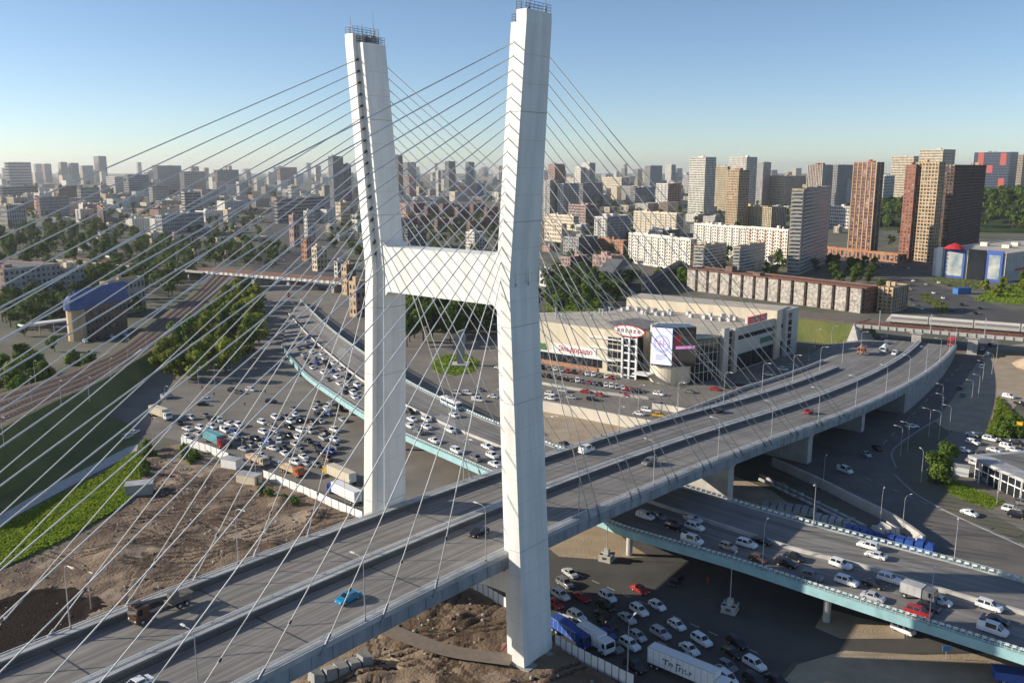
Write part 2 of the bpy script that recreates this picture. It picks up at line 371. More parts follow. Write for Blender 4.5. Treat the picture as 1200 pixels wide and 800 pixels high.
tag(rb_.build('rubble', [mat('stone_brown', (.20, .15, .11), .9, .3, 1), mat('stone_grey', (.36, .34, .31), .9, .3, 1)]), 'loose stones and clods strewn over the building site', 'rubble', kind='stuff')
# footpaths
sheet('footpath', [(-30, 632), (-30, 622), (40, 580), (100, 549), (150, 524), (162, 520), (160, 530), (110, 555), (50, 587)], 0.08, M_cream)
def ribbon(name, px, w, z, m, label=None, h=0.0, n=30, kind='structure'):
    c = resample([G(x, y, 0) for x, y in px], n); b = MB()
    for i in range(n-1):
        def sd(k):
            t = (c[min(k+1, n-1)]-c[max(k-1, 0)]); t.z = 0; t.normalize(); return Vector((-t.y, t.x, 0))*w/2
        a, d = sd(i), sd(i+1)
        b.quad(c[i]+a+Vector((0, 0, z)), c[i]-a+Vector((0, 0, z)), c[i+1]-d+Vector((0, 0, z)), c[i+1]+d+Vector((0, 0, z)))
    return b.build(name, m, kind=kind)
ribbon('site_path', [(440, 736), (480, 752), (530, 768), (600, 778)], 4.0, 0.95, mat('path_paving', (0.20, 0.165, 0.14), .9, .15, .8))
for off in (-1, 1):
    pass
# road markings and kerbs
M_mark = mat('road_marking', (0.60, 0.58, 0.53), 0.8, 0.15, 1)
def markings(name, a, bpt, n, wid=0.16, dash=0.5, z=0.034):
    A = G(*a); B = G(*bpt); d = (B-A).normalized(); s = Vector((-d.y, d.x, 0))*wid/2; b = MB(); L = (B-A).length/n
    for i in range(n):
        p = A+d*(L*i); q = A+d*(L*(i+dash)); p.z = q.z = z
        b.quad(p-s, q-s, q+s, p+s)
    return b.build(name, M_mark, kind='structure')
markings('lane_marking', (1015, 560), (1240, 655), 12)
markings('lane_marking', (1035, 520), (1130, 425), 14)
markings('lane_marking', (660, 665), (900, 770), 12)
for px in ([(1048, 556), (1075, 580), (1122, 605), (1210, 645)], [(1050, 548), (1046, 528), (1074, 506), (1112, 484)], [(1112, 484), (1136, 452), (1160, 415)]):
    c = resample([G(x, y, 0) for x, y in px], 24); b = MB()
    for p, q in zip(c[:-1], c[1:]):
        t = (q-p).normalized(); s = Vector((-t.y, t.x, 0))*.25
        b.obox(p-s, q-p, s*2, (0, 0, .16))
    b.build('kerb', M_grey, kind='structure')
# ------------------------------------------------------------------ main bridge axis
AX = []
def _axis():
    ds = 1.0; s0, s1 = -300, 352
    k1, sb, k2, th = .00073, 126.75, -.00186, .68125
    def h(s): return th+k1*s+(k2*(s-sb) if s > sb else 0)
    def z(s): return 21.52-.0326*s-.00007*s*s+(.00009*(s-130)**2 if s > 130 else 0)-1.1
    pos = {0: (-13.82, 160.83)}
    x, y = pos[0]
    for s in range(0, s1): x += math.sin(h(s+.5)); y += math.cos(h(s+.5)); pos[s+1] = (x, y)
    x, y = pos[0]
    for s in range(0, s0, -1): x -= math.sin(h(s-.5)); y -= math.cos(h(s-.5)); pos[s-1] = (x, y)
    for s in range(s0, s1+1): AX.append((s, pos[s][0], pos[s][1], z(s), h(s)))
_axis()
def B(s, o=0.0, dz=0.0):
    i = max(0, min(len(AX)-2, int(math.floor(s))+300)); u = s-AX[i][0]
    a, b = AX[i], AX[i+1]
    x = a[1]+(b[1]-a[1])*u; y = a[2]+(b[2]-a[2])*u; z = a[3]+(b[3]-a[3])*u; h = a[4]+(b[4]-a[4])*u
    return Vector((x+o*math.cos(h), y-o*math.sin(h), z+dz))
def Bh(s): return AX[max(0, min(len(AX)-1, int(round(s))+300))][4]
bridge = thing('cable_stayed_bridge', 'huge cable-stayed road bridge with white H-shaped pylon crossing the whole picture', 'bridge', (0, 0, 0))
ST = list(range(-290, 346, 5))
def sweep(name, sec, m, parent, st=ST, smooth=False, label=None):
    b = MB(); b.loft([[B(s, o, z) for o, z in sec] for s in st], cap=True); 
    return b.build(name, m, parent, smooth, label=label)
# carriageway asphalt with wheel-track streaks: uses distance from the axis
def deck_asphalt():
    m = mat('deck_asphalt', (0.17, 0.16, 0.149), 0.85, col2=(0.245, 0.23, 0.212), scale=0.10, bump=0.04, bscale=6, detail=8)
    n = m.node_tree.nodes; l = m.node_tree.links; bs = n['Principled BSDF']
    uv = n.new('ShaderNodeUVMap'); uv.uv_map = 'UVMap'
    mp = n.new('ShaderNodeMapping'); mp.inputs['Scale'].default_value = (0.012, 1.1, 1)
    l.new(uv.outputs[0], mp.inputs[0]); nz = n.new('ShaderNodeTexNoise'); nz.inputs['Scale'].default_value = 1.0; nz.inputs['Detail'].default_value = 5
    l.new(mp.outputs[0], nz.inputs['Vector'])
    rp = n.new('ShaderNodeMapRange'); rp.inputs['From Min'].default_value = .3; rp.inputs['From Max'].default_value = .7
    rp.inputs['To Min'].default_value = .62; rp.inputs['To Max'].default_value = 1.3
    l.new(nz.outputs['Fac'], rp.inputs['Value'])
    mx = n.new('ShaderNodeMix'); mx.data_type = 'RGBA'; mx.blend_type = 'MULTIPLY'; mx.inputs[0].default_value = 1.0
    src = bs.inputs['Base Color'].links[0].from_socket
    l.new(src, mx.inputs[6]); l.new(rp.outputs[0], mx.inputs[7]); l.new(mx.outputs[2], bs.inputs['Base Color'])
    return m
M_deck = deck_asphalt()
def uvstrip(name, rows, m, parent, su):
    """rows: list of (left, right) points, uv = (distance, offset)"""
    b = MB()
    for (a, c) in rows: b.v += [tuple(a), tuple(c)]
    for i in range(len(rows)-1): b.f.append((2*i, 2*i+1, 2*i+3, 2*i+2)); b.m.append(0)
    me = b.mesh(name, m); uvl = me.uv_layers.new(name='UVMap')
    d = [0]
    for i in range(len(rows)-1): d.append(d[-1]+(Vector(rows[i+1][0])-Vector(rows[i][0])).length)
    for lp in me.loops:
        i = lp.vertex_index; r = i//2
        uvl.data[lp.index].uv = (d[r], su[0] if i % 2 == 0 else su[1])
    return link(name, me, parent)
girder = sweep('girder', [(-15.7, -0.02), (-15.7, -2.3), (-13.6, -3.1), (14.6, -3.1), (17.0, -2.3), (17.0, -0.02)], M_steel, bridge)
st2 = [s for s in ST]
uvstrip('carriageway', [(B(s, -13.9, .02), B(s, -.6, .02)) for s in st2], M_deck, bridge, (-13.9, -.6))
uvstrip('carriageway', [(B(s, 1.2, .02), B(s, 15.6, .02)) for s in st2], M_deck, bridge, (21.2, 35.6))
def strip_z(o0, o1, h, name):
    sweep(name, [(o0, -.01), (o0, h), (o1, h), (o1, -.01)], M_edge, bridge)
sweep('edge_beam', [(-15.67, -.01), (-15.67, 1.05), (-13.9, 1.05), (-13.9, -.01)], M_edge, bridge, [s_ for s_ in ST if s_ <= 240]); strip_z(-.6, 1.2, 1.05, 'median_barrier'); strip_z(15.6, 17.02, .85, 'edge_beam')
M_shadeband = mat('guard_shade_band', (.09, .092, .095), .55, .2, .4)  # dark steel guard, added to deepen the shade band beside edge beam and median
for o_, h_, e_ in ((-13.62, 1.0, 240), (1.48, 1.0, 345)): sweep('crash_barrier', [(o_, .12), (o_, h_), (o_+.1, h_), (o_+.1, .12)], M_shadeband, bridge, [s_ for s_ in ST if s_ <= e_])
def rail(o, z0, z1, name):
    b = MB()
    for s in range(-150, 345, 3): b.tube(B(s, o, z0), B(s, o, z1), .035, k=4)
    st_ = list(range(-150, 346, 3))
    b.path([B(s, o, z1) for s in st_], .07, 4); b.path([B(s, o, (z0+z1)/2) for s in st_], .035, 4)
    b.build(name, M_white, bridge)
rail(15.7, .85, 1.25, 'handrail'); rail(-.55, 1.05, 1.35, 'handrail'); b = MB(); b.path([B(s, -15.6, 1.3) for s in range(-150, 241, 3)], .06, 4)
for s in range(-150, 241, 3): b.tube(B(s, -15.6, 1.05), B(s, -15.6, 1.3), .035, k=4)
b.build('handrail', M_white, bridge)
# lane marks and expansion joints as thin sheets
b = MB()
for o in (-9.5, -5.2, 6.0, 10.8):
    s = -150
    while s < 340:
        b.quad(B(s, o-.08, .028), B(s, o+.08, .028), B(s+4, o+.08, .028), B(s+4, o-.08, .028)); s += 12
for o in (-13.3, -1.3, 1.9, 14.9):
    for s in range(-150, 340, 5): b.quad(B(s, o-.08, .028), B(s, o+.08, .028), B(s+5, o+.08, .028), B(s+5, o-.08, .028))
b.build('lane_marking', mat('worn_marking', (0.32, 0.28, 0.23), .85, .35, .3), bridge, kind='stuff')
for s in range(-140, 340, 24):
    for o0, o1 in ((-13.9, -.6), (1.2, 15.6)):
        b = MB(); b.quad(B(s, o0, .03), B(s, o1, .03), B(s+.3, o1, .03), B(s+.3, o0, .03)); b.build('deck_joint', M_dark, bridge)
# slip road joining the far side
def sw(s): return max(0.05, min(1, (s-100)/70))*8.5
ss = list(range(100, 345, 5))
uvstrip('slip_road', [(B(s, -15.8-sw(s), -.25), B(s, -15.66, -.02)) for s in ss], M_deck, bridge, (50, 58))
b = MB(); b.loft([[B(s, -15.8-sw(s), -.4), B(s, -15.8-sw(s), .75), B(s, -16.3-sw(s), .75), Vector((*B(s, -16.3-sw(s))[:2], -.4))] for s in ss if s <= 255]); b.build('slip_road_parapet', M_cream, bridge)
uvstrip('merge_area', [(B(s, -15.7, .015), B(s, -13.85, .015)) for s in ss if s >= 240], M_deck, bridge, (60, 62))
uvstrip('merge_apron', [(Vector((*B(s, -44)[:2], .3)), B(s, -15.8-sw(s), -.26)) for s in ss if s >= 255], M_deck, bridge, (60, 90))
# girder stiffeners on the outer web
b = MB()
for s in range(-150, 345, 4):
    p = B(s, 17.0, -2.2); q = B(s, 17.0, -.1); t = (B(s+.12, 17.0, 0)-B(s, 17.0, 0)); n_ = (B(s, 17.1, 0)-B(s, 17.0, 0))
    b.obox(p, t, n_, q-p)
b.build('web_stiffener', M_steel, bridge, kind='stuff')
# pylon legs
S0 = 0.0; LS = 7.6
hx, hy = math.sin(Bh(2)), math.cos(Bh(2))
AX0 = Vector((-13.82, 160.83, 0))
def Q(s, o, z): return Vector((AX0.x+hx*s+hy*o, AX0.y+hy*s-hx*o, z))
ZB = 70.5; ZT = 113.2
def leg(sign):
    root = bpy.data.objects.new('pylon_leg', None); COL.objects.link(root); root.parent = bridge
    b = MB()
    if sign > 0: k = [(-1.5, 16.8, 22.0, 0, 6.1, 1.5, 1.0), (ZB, 14.1, 18.05, .15, 6.1, 1.15, .9), (ZT, 17.4, 21.2, .3, 6.1, .8, .1)]
    else: k = [(-1.5, 16.9, 22.0, 0, 6.1, 1.5, 1.0), (ZB, 14.5, 18.4, .15, 6.1, 1.15, .9), (ZT, 18.6, 22.6, .3, 6.1, .8, .1)]
    def at_(z, full=False):
        for a, c in zip(k[:-1], k[1:]):
            if z <= c[0]: u = (z-a[0])/(c[0]-a[0]); r = [a[i]+(c[i]-a[i])*u for i in range(1, 7)]; break
        else: r = list(k[-1][1:])
        return r if full else r[:4]
    def half(zs, f0, f1, proud, top):
        rings = []
        for z in zs:
            i, o, sa, sb, pf, pb = at_(z, True); a = i+(o-i)*f0; c = i+(o-i)*f1
            if not proud: pf = pb = 0
            rings.append([Q(sa-pf, sign*a, z), Q(sa-pf, sign*c, z), Q(sb+pb, sign*c, z), Q(sb+pb, sign*a, z)])
        if sign < 0: rings = [list(reversed(r)) for r in rings]
        return rings
    zs = [-1.5, 20, 45, 62, 66, ZB, 75, 80, 95, ZT]
    b.loft(half(zs, 0, .46, 0, 0)); b.build('inner_shaft', M_concrete, root)
    b = MB(); zs2 = zs[:-1]+[ZT, ZT+1.7]
    b.loft(half(zs2, .455, 1.0, 1.5, 1)); b.build('outer_shaft', M_concrete, root)
    # formwork joints: shallow grooves shown as thin darker bands set proud by 1 cm
    b = MB()
    for z in [4.5*q for q in range(1, 25)]:
        i, o, sa, sb, pf, pb = at_(z, True); h_ = .14 if int(z) in (22, 49, 63, 81, 99) else .045
        p = [Q(sa-pf-.01, sign*(i+(o-i)*.455), z), Q(sa-pf-.01, sign*(o+.012), z), Q(sb+pb+.01, sign*(o+.012), z)]
        for a, c in zip(p[:-1], p[1:]): b.quad(a, c, c+Vector((0, 0, h_)), a+Vector((0, 0, h_)))
        p = [Q(sb+.01, sign*(i-.012), z), Q(sa-.01, sign*(i-.012), z), Q(sa-.01, sign*(i+(o-i)*.455), z)]
        for a, c in zip(p[:-1], p[1:]): b.quad(a, c, c+Vector((0, 0, h_)), a+Vector((0, 0, h_)))
    b.build('formwork_joint', M_cream, root, kind='stuff')
    # roof railing, ladder hatches, aerials
    b = MB()
    i, o, sa, sb = at_(ZT)
    def fence(c, z, h=1.3):
        cc = c+[c[0]]
        for a, d in zip(cc[:-1], cc[1:]):
            n = max(2, int((d-a).length/1.0))
            for q in range(n): b.tube(a.lerp(d, q/n), a.lerp(d, q/n)+Vector((0, 0, h)), .04, k=4)
            for zz in (h, h*.66, h*.33): b.tube(a+Vector((0, 0, zz)), d+Vector((0, 0, zz)), .04, k=4)
    m_ = i+(o-i)*.46
    fence([Q(sa-.7, sign*m_, ZT+1.7), Q(sa-.7, sign*(o-.1), ZT+1.7), Q(sb, sign*(o-.1), ZT+1.7), Q(sb, sign*m_, ZT+1.7)], 0)
    fence([Q(sa+.1, sign*(i+.1), ZT), Q(sa+.1, sign*(m_-.1), ZT), Q(sb-.1, sign*(m_-.1), ZT), Q(sb-.1, sign*(i+.1), ZT)], 0)
    b.build('roof_railing', M_dark, root)
    for (u, w, h, zb) in ((.15, .1, 3.4, ZT), (.9, .05, 3.2, ZT+1.7), (.75, .95, 4.8, ZT+1.7)):
        b = MB(); p = Q(sa+(sb-sa)*w, sign*(i+(o-i)*u), zb); b.tube(p, p+Vector((0, 0, h)), .06, .03, 5); b.tube(p, p+Vector((0, 0, .3)), .2, k=6)
        b.build('aerial', M_dark, root)
    b = MB(); p = Q((sa+sb)/2, sign*(i+.9), ZT); b.box(p.x, p.y, ZT+.7, 1.6, 1.2, 1.4, 0, -Bh(2)); b.build('roof_hatch', M_grey, root)
    if sign > 0:   # two outlined service doors high on the outer side
        for ds in (.4, 3.9):
            i2, o2, sa2, sb2 = at_(71.5); b = MB()
            def fr(s, z): return Q(s, o2+.02, z)
            for (s_, z_, ws, hz) in ((ds, 70.0, 3.1, .4), (ds, 73.0, 3.1, .18), (ds, 70.0, .25, 3.0), (ds+2.9, 70.0, .2, 3.0)):
                b.obox(fr(sa2+s_, z_), fr(sa2+s_+ws, z_)-fr(sa2+s_, z_), Q(0, .16, 0)-Q(0, 0, 0), (0, 0, hz))
            b.build('door_surround', M_concrete, root)
    return at_
at_leg = leg(1); at_legL = leg(-1)
# crossbeam with haunches
b = MB(); prof = [(-17.0, 65.2), (-14.7, 65.2), (-13.6, 66.4), (13.2, 66.4), (14.4, 65.2), (16.6, 65.2), (16.6, 76.2), (14.5, 76.2), (13.6, 75.1), (-13.6, 75.1), (-14.9, 76.2), (-17.0, 76.2)]
b.loft([[Q(.35, o, z) for o, z in prof], [Q(5.9, o, z) for o, z in prof]]); b.build('crossbeam', M_concrete, bridge)
b = MB(); b.loft([[Q(.8, o, z) for o, z in ((-19, 12.5), (19, 12.5), (19, 16.6), (-19, 16.6))], [Q(6.8, o, z) for o, z in ((-19, 12.5), (19, 12.5), (19, 16.6), (-19, 16.6))]]); b.build('lower_crossbeam', M_concrete, bridge)
for sg in (-1, 1):
    b = MB(); b.prism([Q(-1.9, sg*16.2, 0)[:2], Q(-1.9, sg*23.2, 0)[:2], Q(9.2, sg*23.2, 0)[:2], Q(9.2, sg*16.2, 0)[:2]], -1, .55); b.build('leg_footing', M_grey, bridge)
# stay cables
NC = 18
for sg in (-1, 1):
    for i in range(NC):
        zt = 110.2-2.13*i
        a_i, a_o, sa, sb = (at_leg if sg > 0 else at_legL)(zt); ot = sg*(a_i+(a_o-a_i)*.40)
        # river side
        s = -20-12*(NC-1-i); o_ = 17.12 if sg > 0 else -15.85
        p = B(s, o_, -.1); q = Q(sa-.05, ot, zt)
        b = MB(); b.tube(p, q, .092, k=7); c = b.build('stay_cable', M_cable, bridge, smooth=True)
        d = (q-p).normalized(); b = MB(); b.tube(p-d*.6, p+d*2.6, .24, .2, 7); b.build('anchor_tube', M_steel, c)
        b = MB(); b.tube(p+d*9.0, p+d*9.5, .21, k=7); b.build('damper', M_dark, c)
        b = MB(); b.tube(q-d*.7, q+d*.2, .19, k=6); b.build('anchor_socket', M_dark, c)
        # landward side, anchored in pairs
        pr = (NC-1-i)//2; s = 28+16.1*pr+(1.7 if (NC-1-i) % 2 else -1.7)
        p = B(s, o_, -.1); q = Q(sb+.05, ot, zt)
        b = MB(); b.tube(p, q, .092, k=7); c = b.build('stay_cable', M_cable, bridge, smooth=True)
        d = (q-p).normalized(); b = MB(); b.tube(p-d*.6, p+d*2.6, .24, .2, 7); b.build('anchor_tube', M_steel, c)
        b = MB(); b.tube(q-d*.7, q+d*.2, .19, k=6); b.build('anchor_socket', M_dark, c)
# piers and solid approach
for s, w in ((98, 11), (146, 11), (190, 11)):
    b = MB(); zt = B(s).z-3.1
    for o in (8.0,):
        pass
    p0 = [B(s-1.5, -w, 0), B(s-1.5, w+1, 0), B(s+1.5, w+1, 0), B(s+1.5, -w, 0)]
    p1 = [B(s-1.8, -w-1.5, 0), B(s-1.8, w+2.5, 0), B(s+1.8, w+2.5, 0), B(s+1.8, -w-1.5, 0)]
    b.loft([[Vector((p.x, p.y, -.5)) for p in p0], [Vector((p.x, p.y, zt-3)) for p in p0], [Vector((p.x, p.y, zt+.02)) for p in p1]])
    b.build('pier', M_cream, bridge)
b = MB(); st_ = list(range(222, 347, 4))
b.loft([[Vector((*B(s, o)[:2], z if z < 0 else B(s).z-.6)) for o, z in ((-14.5, -1), (16.6, -1), (16.6, 1), (-14.5, 1))] for s in st_]); b.build('approach_wall', M_grey, bridge)
# ------------------------------------------------------------------ lamp posts
lampN = [0]
def lamp_proto(H, arm, name='lamp_post'):
    r = bpy.data.objects.new(name, None); COL.objects.link(r)
    b = MB(); b.tube((0, 0, 0), (0, 0, H*.55), .11, .085, 7); b.tube((0, 0, H*.55), (0, 0, H*.9), .07, .055, 7)
    pts = [Vector((0, 0, H*.9)), Vector((arm*.12, 0, H*.96)), Vector((arm*.45, 0, H)), Vector((arm, 0, H+.05))]
    b.path(pts, .045, 6); b.build('pole', M_pole, r)
    b = MB(); b.loft([[(arm-.1, -.1, H+.0), (arm-.1, .1, H+.0), (arm-.1, .1, H+.12), (arm-.1, -.1, H+.12)], [(arm+.5, -.17, H+.02), (arm+.5, .17, H+.02), (arm+.5, .17, H+.15), (arm+.5, -.17, H+.15)], [(arm+.85, -.1, H+.04), (arm+.85, .1, H+.04), (arm+.85, .1, H+.11), (arm+.85, -.1, H+.11)]])
    b.build('lamp_head', M_white, r)
    b = MB(); b.tube((0, 0, 0), (0, 0, .5), .2, .18, 7); b.build('base', M_steel, r)
    return r
LP = lamp_proto(10.5, 2.0); used = [False]
LPB = lamp_proto(10.5, 2.0); usedB = [False]
b = MB()
for dx in (-1, 1):
    for dy in (-1, 1): b.box(dx*.85, dy*.85, .75, .7, .7, 1.5)
b.box(0, 0, 1.3, 2.6, 2.6, .4); b.box(0, 0, .25, 2.6, 2.6, .5); b.box(0, 0, 2.0, 1.0, 1.0, 1.0)
b.build('ballast_block', M_cream, LPB)
def lamp(loc, rz, label, scale=1.0, group='lamp posts', src=None):
    src, u = (src or LP), (usedB if src is LPB else used)
    if not u[0]:
        u[0] = True; src.location = loc; src.rotation_euler = (0, 0, rz); src.scale = (scale,)*3; tag(src, label, 'lamp post', group); return src
    return copy_tree(src, loc, rz, scale, label, group, 'lamp post')
SL = [-64, -35, -6, 23, 52, 82, 111, 140, 168, 197, 225, 252, 282, 311, 338]
for k, s in enumerate(SL):
    p = B(s, 16.6, .8); d = B(s, 0, 0)-p; lamp(p, math.atan2(d.y, d.x), 'tall grey lamp post, %s from the left on the near edge of the main bridge' % ordinal(k+1), group='lamp posts on the main bridge')
for k, s in enumerate([-64, -35, 23, 52, 84, 113, 140, 167, 193, 221, 250, 280]):
    p = B(s, -15.3, .8); d = B(s, 0, 0)-p; lamp(p, math.atan2(d.y, d.x), 'tall grey lamp post, %s from the left on the far edge of the main bridge' % ordinal(k+1), group='lamp posts on the main bridge')
# ------------------------------------------------------------------ turquoise viaduct
via = thing('turquoise_viaduct', 'turquoise edged road viaduct packed with cars, passing under the white bridge', 'viaduct')
def vz(x): return 8.0 if x > 430 else max(0.4, 8.0*(x-318)/112)
def vline(px, n): return resample([G(x, y, vz(x)) for x, y in px], n)
NV = 120
# width of the viaduct is kept by following three photo lines at deck level
near = vline([(330, 405), (340, 420), (360, 441), (390, 462), (425, 485), (476, 511), (528, 534), (573, 554), (640, 583), (707, 611), (742, 624), (825, 648), (875, 663), (975, 696), (1062, 724), (1200, 768), (1330, 812)], NV)
far = vline([(352, 352), (366, 366), (385, 384), (411, 404), (476, 447), (553, 485), (582, 497), (640, 520), (700, 540), (807, 572), (907, 602), (1000, 627), (1090, 651), (1200, 681), (1330, 718)], NV)
mid = vline([(338, 368), (360, 392), (390, 419), (425, 447), (476, 476), (528, 501), (582, 523), (640, 546), (700, 568), (820, 609), (935, 646), (1007, 664), (1123, 699), (1200, 720), (1330, 760)], NV)
def section_pair(a, b_, name):
    return uvstrip(name, [(p, q) for p, q in zip(a, b_)], M_deck, via, (0, 11))
def lift(l, dz): return [Vector((p.x, p.y, p.z+dz)) for p in l]
def inset(a, b_, w):
    return [p+(q-p).normalized()*w for p, q in zip(a, b_)]
near_i = inset(near, mid, .9); far_i = inset(far, mid, .9); mid_n = inset(mid, near, .35); mid_f = inset(mid, far, .35)
section_pair(far_i, mid_f, 'far_carriageway'); section_pair(mid_n, near_i, 'near_carriageway')
def sweep4(name, a, b_, z0, z1, m, parent):
    b = MB(); b.loft([[p+Vector((0, 0, z0)), p+Vector((0, 0, z1)), q+Vector((0, 0, z1)), q+Vector((0, 0, z0))] for p, q in zip(a, b_)]); return b.build(name, m, parent)
sweep4('deck_slab', inset(near, mid, .1), inset(far, mid, .1), -.9, -.03, M_grey, via)
for a, tgt, nm in ((near, mid, 'fascia'), (far, mid, 'fascia')):
    sweep4(nm, a, inset(a, tgt, .5), -1.7, .12, M_teal, via)
    sweep4('kerb_strip', inset(a, tgt, .5), inset(a, tgt, .9), -.02, .14, M_cream, via)
sweep4('median_barrier', mid_n, mid_f, -.02, .85, M_cream, via)
# guard rails: posts, top and middle bars, white crash blocks
for a, tgt in ((near, mid), (far, mid)):
    line = resample(inset(a, tgt, .25), 420, False); b = MB()
    for p in line: b.tube(p+Vector((0, 0, .1)), p+Vector((0, 0, 1.15)), .05, k=4)
    for zz in (1.15, .8, .45): b.path([p+Vector((0, 0, zz)) for p in line[::3]], .045, 4)
    o = b.build('railing', M_tealp, via); o['kind'] = 'stuff'
    line = resample(inset(a, tgt, .62), 330, False); b = MB()
    for p, q in zip(line[:-1], line[1:]):
        b.tube(p+Vector((0, 0, .1)), p+Vector((0, 0, .8)), .06, k=4)
        t = (q-p); b.obox(p+Vector((0, 0, .62)), t*.55, Vector((-t.y, t.x, 0)).normalized()*.32, (0, 0, .36))
    o = b.build('crash_barrier', M_white, via); o['kind'] = 'stuff'
# columns in threes
def vcol(t, n=3, f=(.12, .5, .88)):
    k = int(t*(NV-1)); a, c = near[k], far[k]
    for u in f:
        p = a.lerp(c, u); b = MB()
        rings = []
        for z, r in ((-.5, .75), (p.z-3.2, .75), (p.z-2.2, .95), (p.z-1.2, 1.35), (p.z-.88, 1.4)):
            rings.append([(p.x+r*math.cos(i*math.pi/6), p.y+r*math.sin(i*math.pi/6), z) for i in range(12)])
        b.loft(rings); b.build('column', M_cream, via, smooth=False)
def near_t(px):
    best = min(range(NV), key=lambda i: abs(CX+FPX*near[i].x/depth(near[i])-px)); return best/(NV-1)
for px in (369, 411, 480, 590, 745, 985, 1240): vcol(near_t(px))
for k, (px, py) in enumerate([(893, 668), (1088, 733)]):
    p = G(px, py, 8.2); lamp(p, R(60), 'grey lamp post standing on the near rail of the turquoise viaduct, %s one' % ('left' if k == 0 else 'right'), group='lamp posts on the viaduct')
for k, (px, py) in enumerate([(953, 615), (1118, 658)]):
    p = G(px, py, 8.2); lamp(p, R(240), 'grey lamp post standing on the far rail of the turquoise viaduct, %s one' % ('left' if k == 0 else 'right'), group='lamp posts on the viaduct')
# street lamps on the ground
GL = [(1079, 566, 90), (1063, 530, 150), (1088, 512, 150), (1103, 493, 150), (1112, 508, 150), (1103, 480, 150), (1138, 475, 150), (1146, 468, 150), (1151, 450, 150), (1168, 590, 200), (964, 575, 60), (1031, 618, 60), (1057, 625, 30),
      (1055, 535, 150), (1162, 440, 150), (1167, 425, 150), (1174, 408, 150), (1100, 515, 150)]
for k, (px, py, rz) in enumerate(sorted(GL)):
    lamp(G(px, py, 0), R(rz), 'pale street lamp on the curved bypass road, %s from the left' % ordinal(k+1), .95, group='street lamps along the bypass road')
for k, (px, py, sc) in enumerate([(719, 790, 1), (735, 800, 1)][1:]):
    lamp(G(px, py, 0), R(60), 'grey street lamp beside the white hoarding at the jammed lower road', 1.15)
for k, (px, py, nm) in enumerate([(711, 656, 'on the dirt verge by the turquoise viaduct columns'), (855, 716, 'standing alone on the dark lower road')]):
    lamp(G(px, py, 0), R(60), 'lamp post in a concrete ballast block '+nm, 1.15, group='ballasted lamp posts', src=LPB)
for k, (px, py) in enumerate(sorted([(220, 470), (272, 435), (252, 452), (180, 520), (233, 455), (305, 470), (285, 545), (300, 560), (386, 490), (405, 600), (195, 480)])):
    lamp(G(px, py, 0), R(-40), 'thin street lamp in the crowded square left of the pylon, %s from the left' % ordinal(k+1), .9, group='street lamps of the crowded square')
for k, (px, py) in enumerate(sorted([(658, 470), (724, 508), (748, 480), (795, 476), (646, 520), (700, 430), (824, 450), (845, 448), (947, 430), (955, 408), (985, 418), (1002, 408), (974, 404)])):
    lamp(G(px, py, 0), R(-40), 'thin street lamp near the shopping mall, %s from the left' % ordinal(k+1), .95, group='street lamps by the mall')
for k, (px, py) in enumerate(sorted([(37, 470), (105, 470), (130, 445), (42, 450), (172, 410), (72, 475), (150, 420), (5, 523), (107, 715)])):
    lamp(G(px, py, (12.5 if px < 40 else max(6.0, 12.5-6.5*(px-40)/130)) if py < 600 else 0), R(-40), 'slim mast beside the railway tracks at left, %s from the left' % ordinal(k+1), .85, group='masts along the left railway')
# ------------------------------------------------------------------ buildings
WALL = {}
def wall(nm, c, var=.10): 
    WALL[nm] = weather(mat('facade_'+nm, c, .85, var, .08, bump=.05, bscale=1.0), .22, .3, .04); return WALL[nm]
for nm, c in dict(white=(.72, .68, .60), cream=(.64, .54, .40), beige=(.52, .42, .28), tan=(.56, .40, .24), grey=(.36, .34, .32), pale=(.48, .46, .43), dark=(.14, .14, .15), brick=(.30, .12, .075), orange=(.42, .19, .10),
                  brown=(.19, .115, .085), pink=(.42, .27, .23), yellow=(.58, .44, .22), bluegrey=(.22, .27, .33), blueglass=(.08, .17, .32), maroon=(.16, .07, .065), green=(.16, .22, .18)).items(): wall(nm, c)
def solve_t(C, d, px):
    a = (px-CX)/FPX
    return (a*(PC*C.y+PS*HC)-C.x)/(d.x-a*PC*d.y)
def windows(b, o, d, n, w, z0, z1, fl, bays, ww=.5, wh=.5, off=.08, m=0, skip=None):
    if w < 2 or fl < 1 or bays < 1: return
    fh = (z1-z0)/fl; bw = w/bays; e = n*off
    for f in range(fl):
        za = z0+fh*(f+.5-wh/2); zb = za+fh*wh
        for k in range(bays):
            if skip and k in skip: continue
            p = o+d*(bw*(k+.5-ww/2))+e; q = o+d*(bw*(k+.5+ww/2))+e
            b.quad((p.x, p.y, za), (q.x, q.y, za), (q.x, q.y, zb), (p.x, p.y, zb), m)
def piers(b, o, d, n, w, z0, z1, bays, pw, dp, m=0, shift=0.0):
    bw = w/bays
    for k in range(bays+1):
        p = o+d*(bw*k-pw/2); p.z = z0; b.obox(p, d*pw, n*dp, (0, 0, z1-z0), m)
def bands(b, o, d, n, w, z0, z1, fl, hh, dp, m=0, a=0.0, c=1.0):
    fh = (z1-z0)/fl
    for f in range(fl):
        p = o+d*(w*a); p.z = z0+fh*f; b.obox(p, d*(w*(c-a)), n*dp, (0, 0, fh*hh), m)
